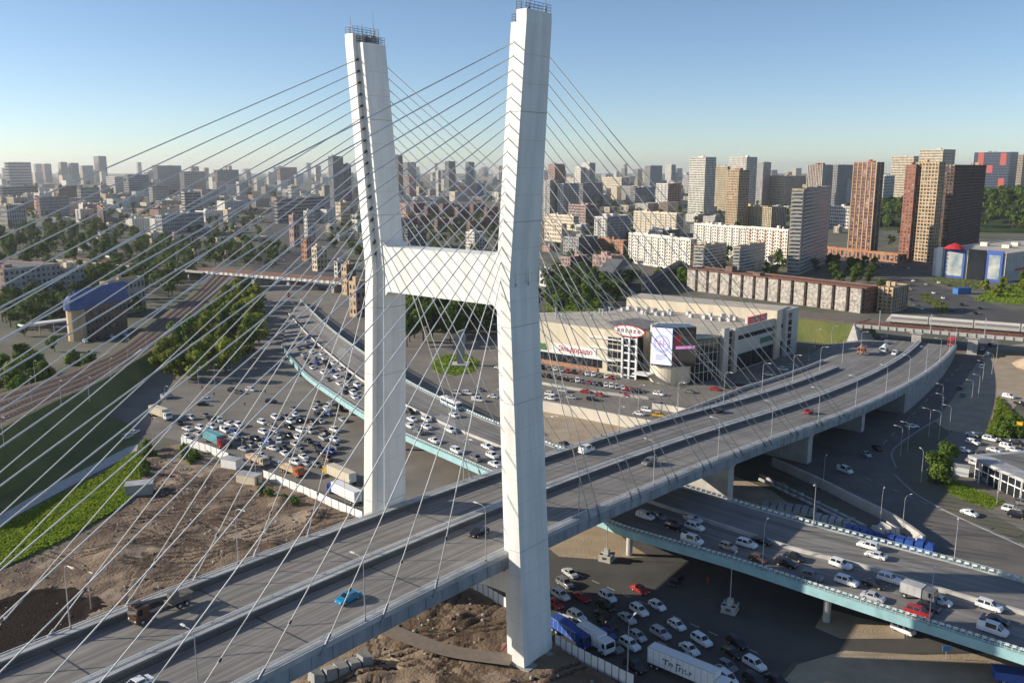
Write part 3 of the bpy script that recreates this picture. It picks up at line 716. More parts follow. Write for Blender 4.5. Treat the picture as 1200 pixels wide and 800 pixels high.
def bld(label, xl, xc, xr, yt, yb, fl, wl='grey', wr=None, style='grid', a=40, bay=3.4, roof=M_roof, name='apartment_block', ww=.5, wh=.5, glass=M_glass, acc=None, zb=0.0, boxes=2, group=None, par=True, parts=None, cat='building', dmax=None):
    C = G(xc, yb, zb); C.z = zb
    dl = Vector((-math.cos(R(a)), math.sin(R(a)), 0)); dr = Vector((math.sin(R(a)), math.cos(R(a)), 0))
    nl = Vector((-math.sin(R(a)), -math.cos(R(a)), 0)); nr = Vector((math.cos(R(a)), -math.sin(R(a)), 0))
    tl = max(3.0, min(solve_t(C, dl, xl), 160)) if xl < xc else 10.0
    tr = max(3.0, min(solve_t(C, dr, xr), 160)) if xr > xc else 12.0
    if solve_t(C, dl, xl) < 0: tl = 12
    if solve_t(C, dr, xr) < 0: tr = 14
    if dmax: tl = min(tl, dmax); tr = min(tr, dmax)
    z1 = zat(yt, C.y); H = z1-zb
    if fl is None: fl = max(1, int(round(H/3.1)))
    t = thing(name, label, cat, (C.x, C.y, zb), 0.0, group)
    O = Vector((0, 0, 0)); mw = [WALL[wl], WALL[wr or wl]]
    A = O+dl*tl; D = O+dr*tr; E_ = A+dr*tr
    b = MB()
    b.quad(A, O, O+Vector((0, 0, H)), A+Vector((0, 0, H)), 0); b.quad(O, D, D+Vector((0, 0, H)), O+Vector((0, 0, H)), 1)
    b.quad(D, E_, E_+Vector((0, 0, H)), D+Vector((0, 0, H)), 0); b.quad(E_, A, A+Vector((0, 0, H)), E_+Vector((0, 0, H)), 1)
    pw = min(.5, tl*.2, tr*.2)
    ins = [O+dl*pw+dr*pw, O+dl*(tl-pw)+dr*pw, O+dl*(tl-pw)+dr*(tr-pw), O+dl*pw+dr*(tr-pw)]; out = [O, A, E_, D]
    up = Vector((0, 0, H)); rz_ = Vector((0, 0, H-.8))
    for i in range(4):
        j = (i+1) % 4; b.quad(out[i]+up, ins[i]+up, ins[j]+up, out[j]+up, 0); b.quad(ins[i]+up, ins[i]+rz_, ins[j]+rz_, ins[j]+up, 0)
    b.build('wall', mw, t)
    b = MB(); b.quad(*[p+rz_ for p in (ins[0], ins[3], ins[2], ins[1])]); rf = b.build('roof', roof, t)
    for k in range(boxes):
        b = MB(); u, v = random.uniform(.15, .85), random.uniform(.2, .8); q = O+dl*(tl*u)+dr*(tr*v); s_ = min(tl, tr)
        w_ = min(6, s_*random.uniform(.2, .45)); b.prism([q+dl*w_*.5+dr*w_*.5, q-dl*w_*.5+dr*w_*.5, q-dl*w_*.5-dr*w_*.5, q+dl*w_*.5-dr*w_*.5], H-.79, H+random.uniform(1, 3.2))
        b.build('roof_housing', mw[0], rf)
    g = MB(); x = MB()
    nbl = max(1, int(round(tl/bay))); nbr = max(1, int(round(tr/bay)))
    zf = min(1.2, H*.05)
    for (o, d, n, w, nb) in ((A, -dl, nl, tl, nbl), (O, dr, nr, tr, nbr)):
        if style == 'grid': windows(g, o, d, n, w, zf, H-1, fl, nb, ww, wh)
        elif style == 'band':
            windows(g, o, d, n, w, zf, H-1, fl, 1, .96, wh); 
        elif style == 'balc':
            windows(g, o, d, n, w, zf, H-1, fl, nb, ww, wh)
            fh = (H-1-zf)/fl
            for k in range(nb):
                if k % 3 == 1:
                    for f in range(1, fl):
                        p = o+d*(w/nb*(k+.12)); p.z = zf+fh*f; x.obox(p, d*(w/nb*.76), n*1.1, (0, 0, fh*.42))
        elif style == 'vert':
            windows(g, o, d, n, w, zf, H-1, fl, nb, .6, .62); piers(x, o, d, n, w, 0, H, nb, .8, .5)
        elif style == 'frame':
            windows(g, o, d, n, w, zf, H-1, fl, nb, .8, .8); piers(x, o, d, n, w, 0, H, nb, .9, .45); bands(x, o, d, n, w, zf, H-1, fl, .28, .4)
        elif style == 'ribbon':
            windows(g, o, d, n, w, zf, H-1, fl, 1, .94, .5); bands(x, o, d, n, w, zf, H-1, fl, .42, 1.0, 0, .03, .97)
        elif style == 'curtain':
            windows(g, o, d, n, w, zf, H-.6, fl, nb, .9, .9)
    wn_ = g.build('window', glass, t, kind='stuff')
    x.build('balcony' if style in ('balc', 'ribbon') else 'facade_rib', acc or M_frame, t, kind='stuff')
    return t, dict(C=C, dl=dl, dr=dr, nl=nl, nr=nr, tl=tl, tr=tr, H=H)
# --- right bank towers
bld('white rounded high-rise with gridded windows, left of the two white towers', 806, 824, 836, 184, 256, 26, 'white', 'pale', 'frame', 55, roof=M_rooflt, name='high_rise', acc=WALL['white'])
bld('white rounded high-rise behind the slim brown tower', 852, 872, 884, 184, 247, 26, 'white', 'pale', 'frame', 55, name='high_rise', acc=WALL['white'])
bld('grey high-rise just right of the second white tower', 884, 892, 901, 190, 242, 22, 'pale', 'grey', 'grid', 40, name='high_rise')
bld('cream yellow high-rise between the two white towers', 836, 850, 853, 195, 247, 20, 'yellow', 'beige', 'vert', 60, name='high_rise', acc=WALL['cream'])
bld('slim orange brown tower before the second white tower', 850, 863, 875, 199, 267, 22, 'orange', 'brown', 'frame', 55, name='high_rise', acc=WALL['tan'])
bld('beige stepped apartment block with brown glazed bays on the ridge', 892, 918, 942, 206, 242, 12, 'tan', 'bluegrey', 'vert', 50, acc=WALL['cream'])
bld('yellow columned apartment block behind the red and white one', 863, 903, 920, 243, 268, 9, 'yellow', 'brown', 'vert', 60, acc=WALL['cream'])
bld('long white panel apartment block left of the red and white one', 812, 872, 880, 266, 304, 10, 'white', 'grey', 'balc', 60)
bld('red and white striped apartment block beside the big grey tower', 873, 921, 926, 269, 311, 10, 'white', 'pink', 'balc', 62, acc=WALL['orange'])
bld('big grey tower with balcony ribbons standing alone near the terrace', 922, 936, 968, 221, 323, 22, 'beige', 'grey', 'ribbon', 30, name='high_rise', acc=M_frame)
bld('slender red brick tower with pale stripes, left of the pair', 993, 1019, 1027, 190, 302, 27, 'brick', 'maroon', 'vert', 58, name='high_rise', acc=WALL['tan'], bay=5)
bld('red tower with white vertical stripes behind the big grey tower', 943, 960, 972, 193, 256, 20, 'brick', 'maroon', 'vert', 50, name='high_rise', acc=WALL['white'])
bld('grey ribbed tower behind the white office slab', 967, 978, 996, 193, 246, 18, 'pale', 'grey', 'vert', 40, name='high_rise')
bld('plain white blank office slab between the brick towers', 977, 991, 1000, 211, 245, None, 'white', 'pale', 'grid', 45, ww=.05, name='office_block')
bld('low white office with a black window grid before the blank slab', 967, 994, 1000, 242, 268, 6, 'white', 'pale', 'frame', 60, acc=WALL['white'], name='office_block')
bld('dark blue gridded tower behind the slender brick tower', 1024, 1032, 1044, 206, 260, 15, 'white', 'bluegrey', 'frame', 45, acc=WALL['white'], name='high_rise')
bld('cream stepped apartment tower with white balconies, left wing', 1041, 1066, 1078, 183, 243, 20, 'cream', 'beige', 'frame', 60, acc=WALL['cream'], name='high_rise')
bld('tall cream tower with a crowned top behind the tan pair', 1072, 1099, 1113, 175, 246, 22, 'cream', 'beige', 'frame', 60, acc=WALL['cream'], name='high_rise')
bld('tan gridded tower, middle of the trio near the shopping centre', 1064, 1090, 1097, 190, 309, 28, 'tan', 'brown', 'frame', 60, acc=WALL['tan'], name='high_rise')
bld('dark red slim tower touching the tan gridded tower', 1052, 1064, 1068, 193, 307, 28, 'brick', 'maroon', 'grid', 58, name='high_rise')
bld('dark brown gridded tower with a tan top corner beside the shopping centre', 1097, 1109, 1150, 193, 300, 27, 'tan', 'brown', 'frame', 38, acc=WALL['brown'], name='high_rise')
t_, i_ = bld('dark blue tower with bright red panels on the hill', 1136, 1178, 1187, 178, 240, 20, 'bluegrey', 'bluegrey', 'curtain', 52, name='high_rise', glass=mat('blue_glass', (.02, .03, .055), .2, .2, .1))
b = MB()
for k, (u, v0, v1) in enumerate([(.1, .75, .98), (.1, .3, .5), (.72, .55, 1.0), (.72, .1, .3), (.9, .3, .6), (.45, .6, .75), (.05, .05, .2)]):
    p = i_['dl']*(i_['tl']*u)+i_['nl']*.15; p.z = i_['H']*v0; b.obox(p, i_['dl']*(i_['tl']*.16), i_['nl']*.2, (0, 0, i_['H']*(v1-v0)))
b.build('red_panel', mat('red_cladding', (.40, .06, .045), .5), t_)
bld('cream high-rise at the right picture edge', 1185, 1193, 1212, 181, 238, 20, 'cream', 'tan', 'vert', 40, acc=WALL['cream'], name='high_rise')
bld('low grey block under the cream tower at the right edge', 1180, 1190, 1212, 216, 238, 7, 'grey', 'pink', 'grid', 40)
# low brick arcade at the towers' feet
t_, i_ = bld('low orange brick arcade at the feet of the brick towers', 962, 1058, 1062, 298, 309, 1, 'orange', 'brick', 'grid', 62, bay=5, ww=.6, wh=.7, name='arcade')
bld('short cream arcade beside the blue fronted shopping centre', 1090, 1108, 1112, 297, 309, 1, 'cream', 'beige', 'grid', 60, bay=5, ww=.55, wh=.75, name='arcade')
# middle blocks right of the pylon
MIDB = [('dark red brick tower far behind the pylon', 642, 650, 662, 192, 236, 16, 'pink', 'brick', 'grid', 40), ('white slim tower, left one of the white pair on the skyline', 673, 680, 685, 196, 238, 20, 'white', 'pale', 'grid', 45),
 ('white tower with grey side, right one of the white pair on the skyline', 681, 690, 697, 191, 238, 20, 'white', 'grey', 'grid', 45), ('pale tower right beside the near pylon leg', 636, 644, 654, 211, 258, 16, 'pale', 'beige', 'balc', 40),
 ('white edged grey apartment slab near the pylon leg', 653, 660, 678, 215, 258, 15, 'white', 'grey', 'balc', 35), ('dark grey long slab block behind the cables', 677, 683, 706, 215, 242, 12, 'grey', 'dark', 'band', 30),
 ('cream zigzag panel block in mid skyline', 705, 728, 737, 208, 233, 9, 'cream', 'beige', 'balc', 55), ('blue grey long slab block right of the cream zigzag one', 738, 744, 767, 220, 242, 9, 'pale', 'bluegrey', 'band', 30),
 ('white and grey twin tower on the skyline', 755, 761, 775, 194, 226, 20, 'white', 'bluegrey', 'vert', 35), ('pale blue white round tower on the skyline', 779, 786, 791, 193, 222, 20, 'white', 'bluegrey', 'grid', 40),
 ('white and brick block with a red end wall', 768, 782, 797, 215, 244, 10, 'white', 'brick', 'balc', 45), ('pink brick office with dark end wall', 666, 686, 702, 240, 265, 7, 'pink', 'brown', 'band', 55),
 ('white nine-storey tower block with grey front in the middle', 696, 711, 738, 254, 287, 9, 'white', 'grey', 'balc', 38), ('beige stepped apartment row behind the long white block', 742, 792, 800, 250, 278, 8, 'cream', 'beige', 'balc', 58),
 ('low orange brick block with a flat roof behind the mall', 697, 730, 737, 282, 301, 5, 'orange', 'maroon', 'grid', 60), ('long white nine-storey block with balcony columns above the mall', 736, 808, 815, 280, 319, 9, 'white', 'beige', 'balc', 62),
 ('cream flat roofed house by the near pylon leg', 638, 658, 664, 262, 284, 4, 'cream', 'beige', 'grid', 55), ('cream long house above the cream flat roofed one', 640, 672, 678, 253, 270, 4, 'cream', 'grey', 'grid', 60),
 ('grey nine-storey balcony block, left one behind the mural terrace', 812, 824, 850, 288, 326, 9, 'beige', 'grey', 'ribbon', 38), ('grey nine-storey balcony block, right one behind the mural terrace', 858, 866, 895, 289, 327, 9, 'beige', 'grey', 'ribbon', 36),
 ('cream panel block right of the long white one', 816, 834, 846, 262, 292, 9, 'cream', 'grey', 'balc', 45), ('small white block with dark roof behind the long white one', 760, 776, 796, 270, 286, 5, 'white', 'dark', 'grid', 45),
 ('dusky pink house with metal roof near the trees', 655, 668, 690, 301, 322, 4, 'pink', 'maroon', 'grid', 45), ('pink four-storey house with silver roof near the trees', 694, 716, 730, 300, 327, 4, 'pink', 'pink', 'grid', 50),
 ('grey old block above the dusky pink house', 660, 678, 700, 278, 300, 5, 'grey', 'dark', 'grid', 45), ('red roofed small house beside the near pylon leg', 632, 641, 651, 318, 336, 2, 'white', 'brick', 'grid', 45),
 ('dark low hall right of the grey gabled house', 752, 756, 806, 330, 345, 2, 'dark', 'dark', 'grid', 20), ('blue grey twin block at the far skyline right of the cables', 800, 806, 815, 205, 232, 14, 'pale', 'bluegrey', 'grid', 40)]
for L in MIDB: bld(*L[:10], a=L[10])
t_, i_ = bld('grey glass gabled house with a steep roof near the mall', 714, 718, 740, 318, 344, 4, 'grey', 'grey', 'curtain', 20, name='gabled_house')
b = MB(); r0 = [Vector((0, 0, i_['H'])), i_['dr']*i_['tr']+Vector((0, 0, i_['H'])), i_['dr']*(i_['tr']*.5)+Vector((0, 0, i_['H']+6))]
r0 = [p+i_['nr']*.3 for p in r0]
b.loft([r0, [p+i_['dl']*12 for p in r0]]); b.build('gable_roof', M_roof, t_)
# mural terrace
t_, i_ = bld('long low terrace with white mural panels behind the mall', 806, 1013, 1030, 337, 367, 5, 'brown', 'brick', 'grid', 51, bay=3, name='mural_terrace', roof=M_rust)
M_mural = mat('mural', (.66, .60, .52), .85, col2=(.14, .12, .11), scale=.5, detail=8)
A = i_['dl']*i_['tl']; n = 14; w = i_['tl']/n; b = None
for k in range(n):
    b = MB(); p = A-i_['dl']*(w*(k+.08)); b.obox(p, -i_['dl']*(w*.74), i_['nl']*2.2, (0, 0, i_['H']-.9)); b.build('mural_panel', M_mural, t_)
    b = MB(); b.obox(p+Vector((0, 0, i_['H']-.89)), -i_['dl']*(w*.78), i_['nl']*2.5, (0, 0, .5)); b.build('panel_cornice', M_rust, t_)
bld('tan striped end block right of the mural terrace', 1028, 1044, 1062, 337, 367, 6, 'tan', 'bluegrey', 'vert', 45, acc=WALL['tan'])
# left city landmarks
LEFTB = [('blue glass tower on the left skyline', 112, 118, 127, 183, 214, 20, 'blueglass', 'bluegrey', 'curtain', 40), ('pale wide office with flat top at the far left skyline', 8, 12, 44, 190, 218, 8, 'white', 'pale', 'band', 12),
 ('brown grey tower, first of three on the left skyline', 51, 54, 62, 192, 214, 16, 'pink', 'pale', 'grid', 30), ('brown grey tower, second of three on the left skyline', 70, 73, 81, 190, 214, 16, 'cream', 'pale', 'grid', 30), ('brown grey tower, third of three on the left skyline', 82, 85, 94, 191, 214, 16, 'pink', 'grey', 'grid', 30),
 ('slanted topped pale tower left of the blue glass tower', 95, 98, 111, 194, 216, 14, 'cream', 'pale', 'grid', 30), ('tall pale slab right of the blue glass tower', 126, 136, 148, 207, 228, 9, 'white', 'pale', 'balc', 30),
 ('wide blue grey office slab behind the blue roofed hall', 146, 152, 176, 205, 230, 9, 'pale', 'bluegrey', 'band', 20), ('grey pair of panel towers left of the gridded white block', 181, 186, 214, 194, 222, 14, 'pale', 'grey', 'vert', 22),
 ('white and dark gridded office block at left', 212, 217, 242, 201, 226, 9, 'white', 'pale', 'frame', 20), ('brown slab with glass front in the left mid city', 176, 180, 198, 218, 240, 7, 'orange', 'brown', 'frame', 30),
 ('white edged grey tower above the long low office', 214, 218, 237, 225, 256, 9, 'white', 'grey', 'band', 25), ('long low office with narrow white end wall', 184, 191, 240, 252, 277, 5, 'white', 'grey', 'grid', 20),
 ('sunlit orange brick block among trees at left', 78, 122, 126, 244, 262, 5, 'orange', 'dark', 'balc', 62), ('long grey office behind the columned hall', 0, 4, 46, 219, 238, 6, 'pale', 'grey', 'band', 12), ('peach fronted block left of the grey office', 28, 44, 52, 232, 250, 4, 'orange', 'pink', 'grid', 60),
 ('grey stepped office left of the orange brick block', 44, 48, 82, 231, 254, 6, 'pink', 'grey', 'grid', 20), ('columned stone hall at the left picture edge', -6, 10, 32, 240, 268, 5, 'cream', 'grey', 'vert', 35), ('olive brown block in the left mid city', 66, 70, 92, 218, 236, 5, 'beige', 'brown', 'grid', 25),
 ('black glass cube with white frames at left', 92, 96, 118, 220, 240, 5, 'dark', 'dark', 'frame', 25), ('brown roof tower pair on the skyline left of the pylon', 325, 329, 351, 196, 216, 12, 'pink', 'brown', 'grid', 22),
 ('tall dark tower with blue glass stripes left of the pylon', 387, 392, 404, 183, 248, 28, 'blueglass', 'dark', 'vert', 35), ('second dark blue tower hidden behind the far pylon leg', 401, 404, 413, 192, 246, 22, 'blueglass', 'blueglass', 'curtain', 35),
 ('slim cream tower left of the dark blue towers', 378, 381, 387, 217, 250, 14, 'cream', 'grey', 'grid', 35), ('long curved grey office with a white end', 322, 326, 382, 233, 262, 7, 'cream', 'grey', 'band', 18),
 ('cream block below the dark blue towers', 394, 400, 411, 237, 266, 6, 'cream', 'tan', 'grid', 40), ('white church-like block in the avenue bend', 357, 361, 370, 247, 282, 7, 'white', 'pale', 'grid', 30),
 ('blue roofed pale office block at mid left', 338, 342, 352, 218, 240, 6, 'white', 'pale', 'grid', 25), ('round white silo-like block at left', 278, 281, 290, 214, 232, 8, 'white', 'pale', 'grid', 30), ('grey slab right of the round white block', 252, 256, 281, 199, 226, 12, 'pink', 'grey', 'grid', 22),
 ('orange gabled house row by the far pylon leg', 474, 478, 489, 252, 268, 4, 'orange', 'orange', 'grid', 30), ('grey striped block at the foot of the orange house row', 474, 478, 500, 268, 292, 6, 'grey', 'dark', 'band', 20),
 ('dark brown tall tower right of the far pylon leg', 464, 468, 473, 182, 235, 26, 'dark', 'brown', 'grid', 35), ('pink high-rise between the pylon legs', 476, 480, 488, 207, 233, 12, 'pink', 'pink', 'grid', 30), ('white and grey tower between the pylon legs', 473, 478, 488, 190, 222, 16, 'white', 'grey', 'vert', 30),
 ('tall grey tower in the middle between the pylon legs', 522, 526, 534, 189, 230, 18, 'grey', 'dark', 'vert', 30), ('slim white slab between the pylon legs', 511, 514, 517, 200, 232, 16, 'white', 'grey', 'grid', 35), ('dark twin tower left of the near pylon leg', 546, 549, 556, 190, 230, 18, 'grey', 'dark', 'vert', 30),
 ('white low apartment cluster behind the crossbeam', 546, 556, 568, 272, 298, 6, 'white', 'pale', 'grid', 45)]
for L in LEFTB: bld(*L[:10], a=L[10])
bld('long flat white roofed hall between the pylon legs', 505, 510, 578, 232, 243, 2, 'white', 'grey', 'band', 8, roof=M_rooflt, name='hall')
for k, (x, y) in enumerate([(484, 250), (500, 253), (518, 250), (536, 254), (554, 250), (570, 254), (492, 264), (512, 268), (530, 266), (550, 270), (566, 266)]):
    bld('dark red brick housing block between the pylon legs, %s from the left' % ordinal(1+sorted([484, 500, 518, 536, 554, 570, 492, 512, 530, 550, 566]).index(x)), x-3, x+1, x+14, y-11, y+4, 6, 'pink', 'maroon', 'grid', 25, roof=mat('brick_roof', (.13, .055, .05), .9), group='dark red housing estate')
# blue glass pyramid
C_ = G(562, 234); b = MB(); ap = C_+Vector((0, 20, zat(213, C_.y+20)))
bs = [C_+Vector((-22, 0, 0)), C_+Vector((22, -2, 0)), C_+Vector((26, 36, 0)), C_+Vector((-18, 38, 0))]
for i in range(4): b.poly([bs[i], bs[(i+1) % 4], ap])
tag(b.build('glass_pyramid', mat('pyramid_glass', (.05, .10, .16), .15, .15, .05)), 'dark blue glass pyramid building between the pylon legs', 'building')
# blue-roofed station house at left, with canopy
t_, i_ = bld('brown station building under a rounded blue metal roof at left', 91, 97, 150, 352, 398, 4, 'tan', 'brown', 'grid', 15, name='station_house', ww=.3, roof=M_blueroof, boxes=0)
b = MB(); rings = []
for k in range(9):
    u = k/8; ang = math.pi*u
    rings.append(u)
sec = [(-math.cos(math.pi*k/10), math.sin(math.pi*k/10)) for k in range(11)]
Lr = i_['tr']+2; Wd = i_['tl']
b.loft([[i_['dl']*(Wd*(.5+.58*c))+i_['dr']*s_+Vector((0, 0, i_['H']-4.5+10*q)) for c, q in sec] for s_ in (-1.5, Lr*.5, Lr)]); b.build('barrel_roof', M_blueroof, t_, label='rounded blue metal barrel roof')
b = MB(); b.loft([[(-2+4.6*math.cos(k*math.pi/6), -1+4.6*math.sin(k*math.pi/6), z) for k in range(12)] for z in (0, i_['H']-1)]); b.build('round_turret', WALL['tan'], t_)
b = MB(); b.loft([[(-2+r*math.cos(k*math.pi/6), -1+r*math.sin(k*math.pi/6), z) for k in range(12)] for r, z in ((5.6, i_['H']-4.5), (5.4, i_['H']), (3.2, i_['H']+2.6), (.3, i_['H']+3.4))]); b.build('turret_dome', M_blueroof, t_)
bld('blue roofed annex behind the station building', 120, 130, 172, 330, 372, 3, 'tan', 'grey', 'grid', 20, roof=M_blueroof, name='station_annex')
t_ = thing('entrance_canopy', 'white flat canopy on posts left of the station building', 'canopy', G(58, 392))
d_ = G(88, 388)-G(28, 396); n_ = Vector((-d_.y, d_.x, 0)).normalized()*7
b = MB(); b.obox(G(28, 396)-G(58, 392)+Vector((0, 0, 6)), d_, n_, (0, 0, .9)); b.build('canopy_roof', M_white, t_)
for k in range(4):
    b = MB(); p = G(28, 396)-G(58, 392)+d_*(.08+.28*k)+n_*.5; b.tube(p, p+Vector((0, 0, 6)), .25, k=8); b.build('post', M_cream, t_)
# residential block at the left edge
bld('long grey five-storey block at the left edge among trees', -60, 8, 74, 316, 354, 5, 'pink', 'grey', 'grid', 22, bay=4)
bld('small cream house end beside the long grey block', 70, 79, 101, 314, 344, 4, 'cream', 'grey', 'grid', 35)
# reddish old houses by the avenue
for k, (xl, xc, xr, yt, yb, c1, c2) in enumerate([(340, 345, 352, 252, 290, 'pink', 'pink'), (354, 360, 372, 280, 306, 'orange', 'pink'), (366, 372, 384, 290, 318, 'cream', 'tan'), (401, 407, 418, 310, 346, 'tan', 'brown'), (410, 418, 430, 330, 372, 'tan', 'pink'), (392, 396, 404, 306, 330, 'white', 'cream')]):
    bld('sunlit old town house by the avenue left of the pylon, %s from the left' % ordinal(1+[340, 354, 366, 392, 401, 410].index(xl)), xl, xc, xr, yt, yb, 4, c1, c2, 'grid', 40, group='old houses by the avenue', name='town_house')
for k, (x0_, x1_) in enumerate([(500, 520), (522, 545), (548, 575)]):
    bld('cream house peeping over the dark trees behind the crossbeam, %s from the left' % ordinal(k+1), x0_, x1_-6, x1_, 338, 356, 3, 'tan', 'pink', 'grid', 50, group='houses behind the dark trees', name='town_house')
# site sheds etc. beyond the left railway
for k, (x, y, w, h, c) in enumerate([(118, 278, 14, 5, 'white'), (96, 292, 12, 4, 'pale'), (200, 288, 10, 5, 'beige'), (262, 302, 12, 4, 'tan'), (228, 300, 9, 5, 'cream'), (128, 300, 8, 5, 'white')]):
    bld('low shed in the railway yard at left, %s from the left' % ordinal(1+sorted([118, 96, 200, 262, 228, 128]).index(x)), x-w*.6, x, x+w, y-h, y+2, 1, c, c, 'grid', 50, name='yard_shed', group='railway yard sheds')
# ------------------------------------------------------------------ filler blocks, row after row
rows = [('farthest skyline row', 208.5, 7, 190, 203, 58, -14, 1214), ('second skyline row', 212.5, 8.5, 193, 207, 60, -14, 1214), ('third skyline row', 217, 11, 199, 212, 40, -14, 1214), ('fourth skyline row', 223, 13, 207, 218, 34, -14, 1214),
        ('fifth row of the city', 229, 17, 213, 222, 36, -14, 640), ('sixth row of the city', 235, 20, 219, 228, 32, -14, 640), ('seventh row of the city', 242, 22, 226, 236, 28, -14, 480), ('eighth row of the city', 250, 24, 234, 243, 24, -14, 480), ('ninth row of the city', 260, 26, 245, 253, 17, 60, 480), ('tenth row of the city', 271, 28, 256, 264, 13, 110, 480), ('eleventh row of the city', 284, 28, 270, 277, 9, 150, 480),
        ('high quarter behind the mall', 226, 13, 208, 219, 26, 640, 1000), ('upper quarter behind the mall', 233, 15, 217, 226, 20, 640, 960), ('quarter behind the mall', 240, 16, 226, 234, 17, 640, 1000), ('middle quarter behind the mall', 249, 18, 236, 243, 14, 640, 1000), ('lower quarter behind the mall', 260, 18, 249, 255, 11, 640, 930), ('lane of low houses behind the mall', 272, 16, 262, 267, 8, 640, 1000), ('last lane of houses behind the mall', 296, 16, 286, 290, 6, 640, 760), ('estate below the brick towers', 262, 18, 250, 256, 6, 1000, 1140)]
clear = [[(255, 345), (280, 300), (302, 262), (318, 240), (340, 240), (365, 270), (430, 318), (430, 345)], [(1140, 245), (1220, 238), (1220, 300), (1140, 300)]]
for nm, yb, wpx, t0, t1, cnt, xa, xb in rows:
    xs_ = sorted(xa+(xb-xa)*(i+.5+random.uniform(-.42, .42))/cnt for i in range(cnt)); k = 0
    for x in xs_:
        y = yb+random.uniform(-1.5, 1.5)
        if any(inpoly(x, y, c) for c in clear): continue
        if yb < 225 and 1130 < x: continue
        k += 1
        top = random.uniform(t0, t1) if random.random() < .75 else t1+random.uniform(0, 5)
        top = min(top, y-4)
        w = wpx*random.uniform(.6, 1.5); lf = w*(.55 if x > 560 else .28)*random.uniform(.7, 1.2)
        c1 = random.choice(['white', 'cream', 'pale', 'pink', 'cream', 'beige', 'white', 'pale']); c2 = random.choice(['white', 'pale', 'white', 'cream', 'pink', 'pale', 'white'] if x < 600 else ['pale', 'white', 'beige', 'pink', 'cream', 'grey'])
        bld('%s and %s block, %s in the %s' % (c1, c2, ordinal(k), nm) if len(nm.split()) > 5 else '%s and %s block, %s from left in the %s' % (c1, c2, ordinal(k), nm), x-lf, x, x+w-lf, top, y, None, c1, c2, random.choice(['grid', 'grid', 'grid', 'vert', 'balc']), random.choice([30, 35, 40, 45, 38]), bay=4.5 if yb < 222 else 3.6, ww=.42, wh=.42, boxes=random.choice([0, 1, 2]), name='distant_block' if yb < 225 else 'panel_block' if xa >= 640 else 'apartment_block', group='city blocks in the '+nm, dmax=90)
# ------------------------------------------------------------------ shopping mall
def text_mesh(body, size, extr=.05):
    cu = bpy.data.curves.new('txt', 'FONT'); cu.body = body; cu.size = size; cu.extrude = extr; cu.align_x = 'CENTER'; cu.align_y = 'CENTER'
    o = bpy.data.objects.new('txt', cu); COL.objects.link(o)
    me = bpy.data.meshes.new_from_object(o.evaluated_get(bpy.context.evaluated_depsgraph_get()))
    bpy.data.objects.remove(o); return me
def sign_text(body, size, p, right, m, parent, name='lettering', label=None):
    me = text_mesh(body, size); me.materials.clear(); me.materials.append(m)
    o = link(name, me, parent, label=label); o.location = p
    r = Vector(right).normalized(); u = Vector((0, 0, 1)); n = r.cross(u)
    o.rotation_euler = Matrix((r, u, n)).transposed().to_euler(); return o
M_mall = mat('mall_cladding', (.68, .60, .45), .7, .06, .1)
weather(M_mall, .15, .3, .05)
M_mallg = mat('mall_grey_cladding', (.46, .45, .40), .7, .08, .1)
mall = thing('shopping_mall', 'big cream shopping mall with round screen tower and red signs', 'shopping mall')
P2 = lambda x, y: Vector((x, y, 0))
A_, B_ = P2(5, 411), P2(49, 378)
foot = [A_, B_, P2(59, 372), P2(74, 368), P2(90, 377), P2(137, 426), P2(127, 412)+P2(20, 20)*.6, P2(96, 470), P2(20, 462)]
b = MB(); b.prism([p[:2] for p in [A_, B_, P2(60, 378), P2(74, 370), P2(91, 377), P2(137, 426), P2(66, 466), P2(50, 442), P2(12, 438)]], 0, 18.6, 0, 1)
b.build('wall', [M_mall, M_rooflt], mall)
b = MB()
def parapet(a, c, z, h=1.3, th=.5):
    d = (c-a); n = Vector((d.y, -d.x, 0)).normalized()*-th
    b.obox(a+Vector((0, 0, z)), d, n, (0, 0, h))
for a, c in ((A_, B_), (B_, P2(60, 378)), (P2(91, 377), P2(137, 426))): parapet(a+Vector((0, 0, .01)), c, 18.6)
b.build('parapet', M_mall, mall)
# rear upper hall
b = MB(); b.prism([p[:2] for p in (P2(60, 456), P2(126, 412), P2(136, 426.5), P2(70, 472))], 0, 23.6, 0, 1); b.build('upper_hall', [M_mall, M_rooflt], mall)
# grey cladding of the right wing, stair slabs, strip windows
dW = (P2(137, 426)-P2(91, 377)).normalized(); nW = Vector((dW.y, -dW.x, 0)); LW = (P2(137, 426)-P2(91, 377)).length
b = MB(); b.obox(P2(91, 377)+nW*.0, dW*LW, nW*.4, (0, 0, 19.9)); b.build('grey_cladding', M_mallg, mall)
def panel(o, d, n, u0, u1, z0, z1, m, name, off=.42, th=.1, parent=mall, label=None):
    b = MB(); p = o+d*u0+n*off; p.z = z0; b.obox(p, d*(u1-u0), n*th, (0, 0, z1-z0)); return b.build(name, m, parent, label=label)
O_ = P2(91, 377)
panel(O_, dW, nW, 0, 4.5, 0, 21.5, M_mallg, 'stair_slab', .42, 1.4); panel(O_, dW, nW, 9.5, 12.5, 0, 20.4, M_mallg, 'stair_slab', .42, 1.4)
for k in range(6): panel(O_, dW, nW, 5, 9.2, 1+3.1*k, 3.6+3.1*k, M_glass2, 'stair_window')
for k in range(12): panel(O_, dW, nW, 14+3.9*k, 17.6+3.9*k, 14.2, 16.2, M_glass2, 'strip_window')
for k in range(10): panel(O_, dW, nW, 13.5+5*k, 18.2+5*k, .5, 7.6, M_glass2, 'shop_window')
panel(O_, dW, nW, 36, 52, 9.6, 12.2, mat('green_sign', (.03, .14, .09), .5), 'green_sign')
panel(O_, dW, nW, LW-9, LW+4, 0, 23, M_mallg, 'end_tower', -6, 8)
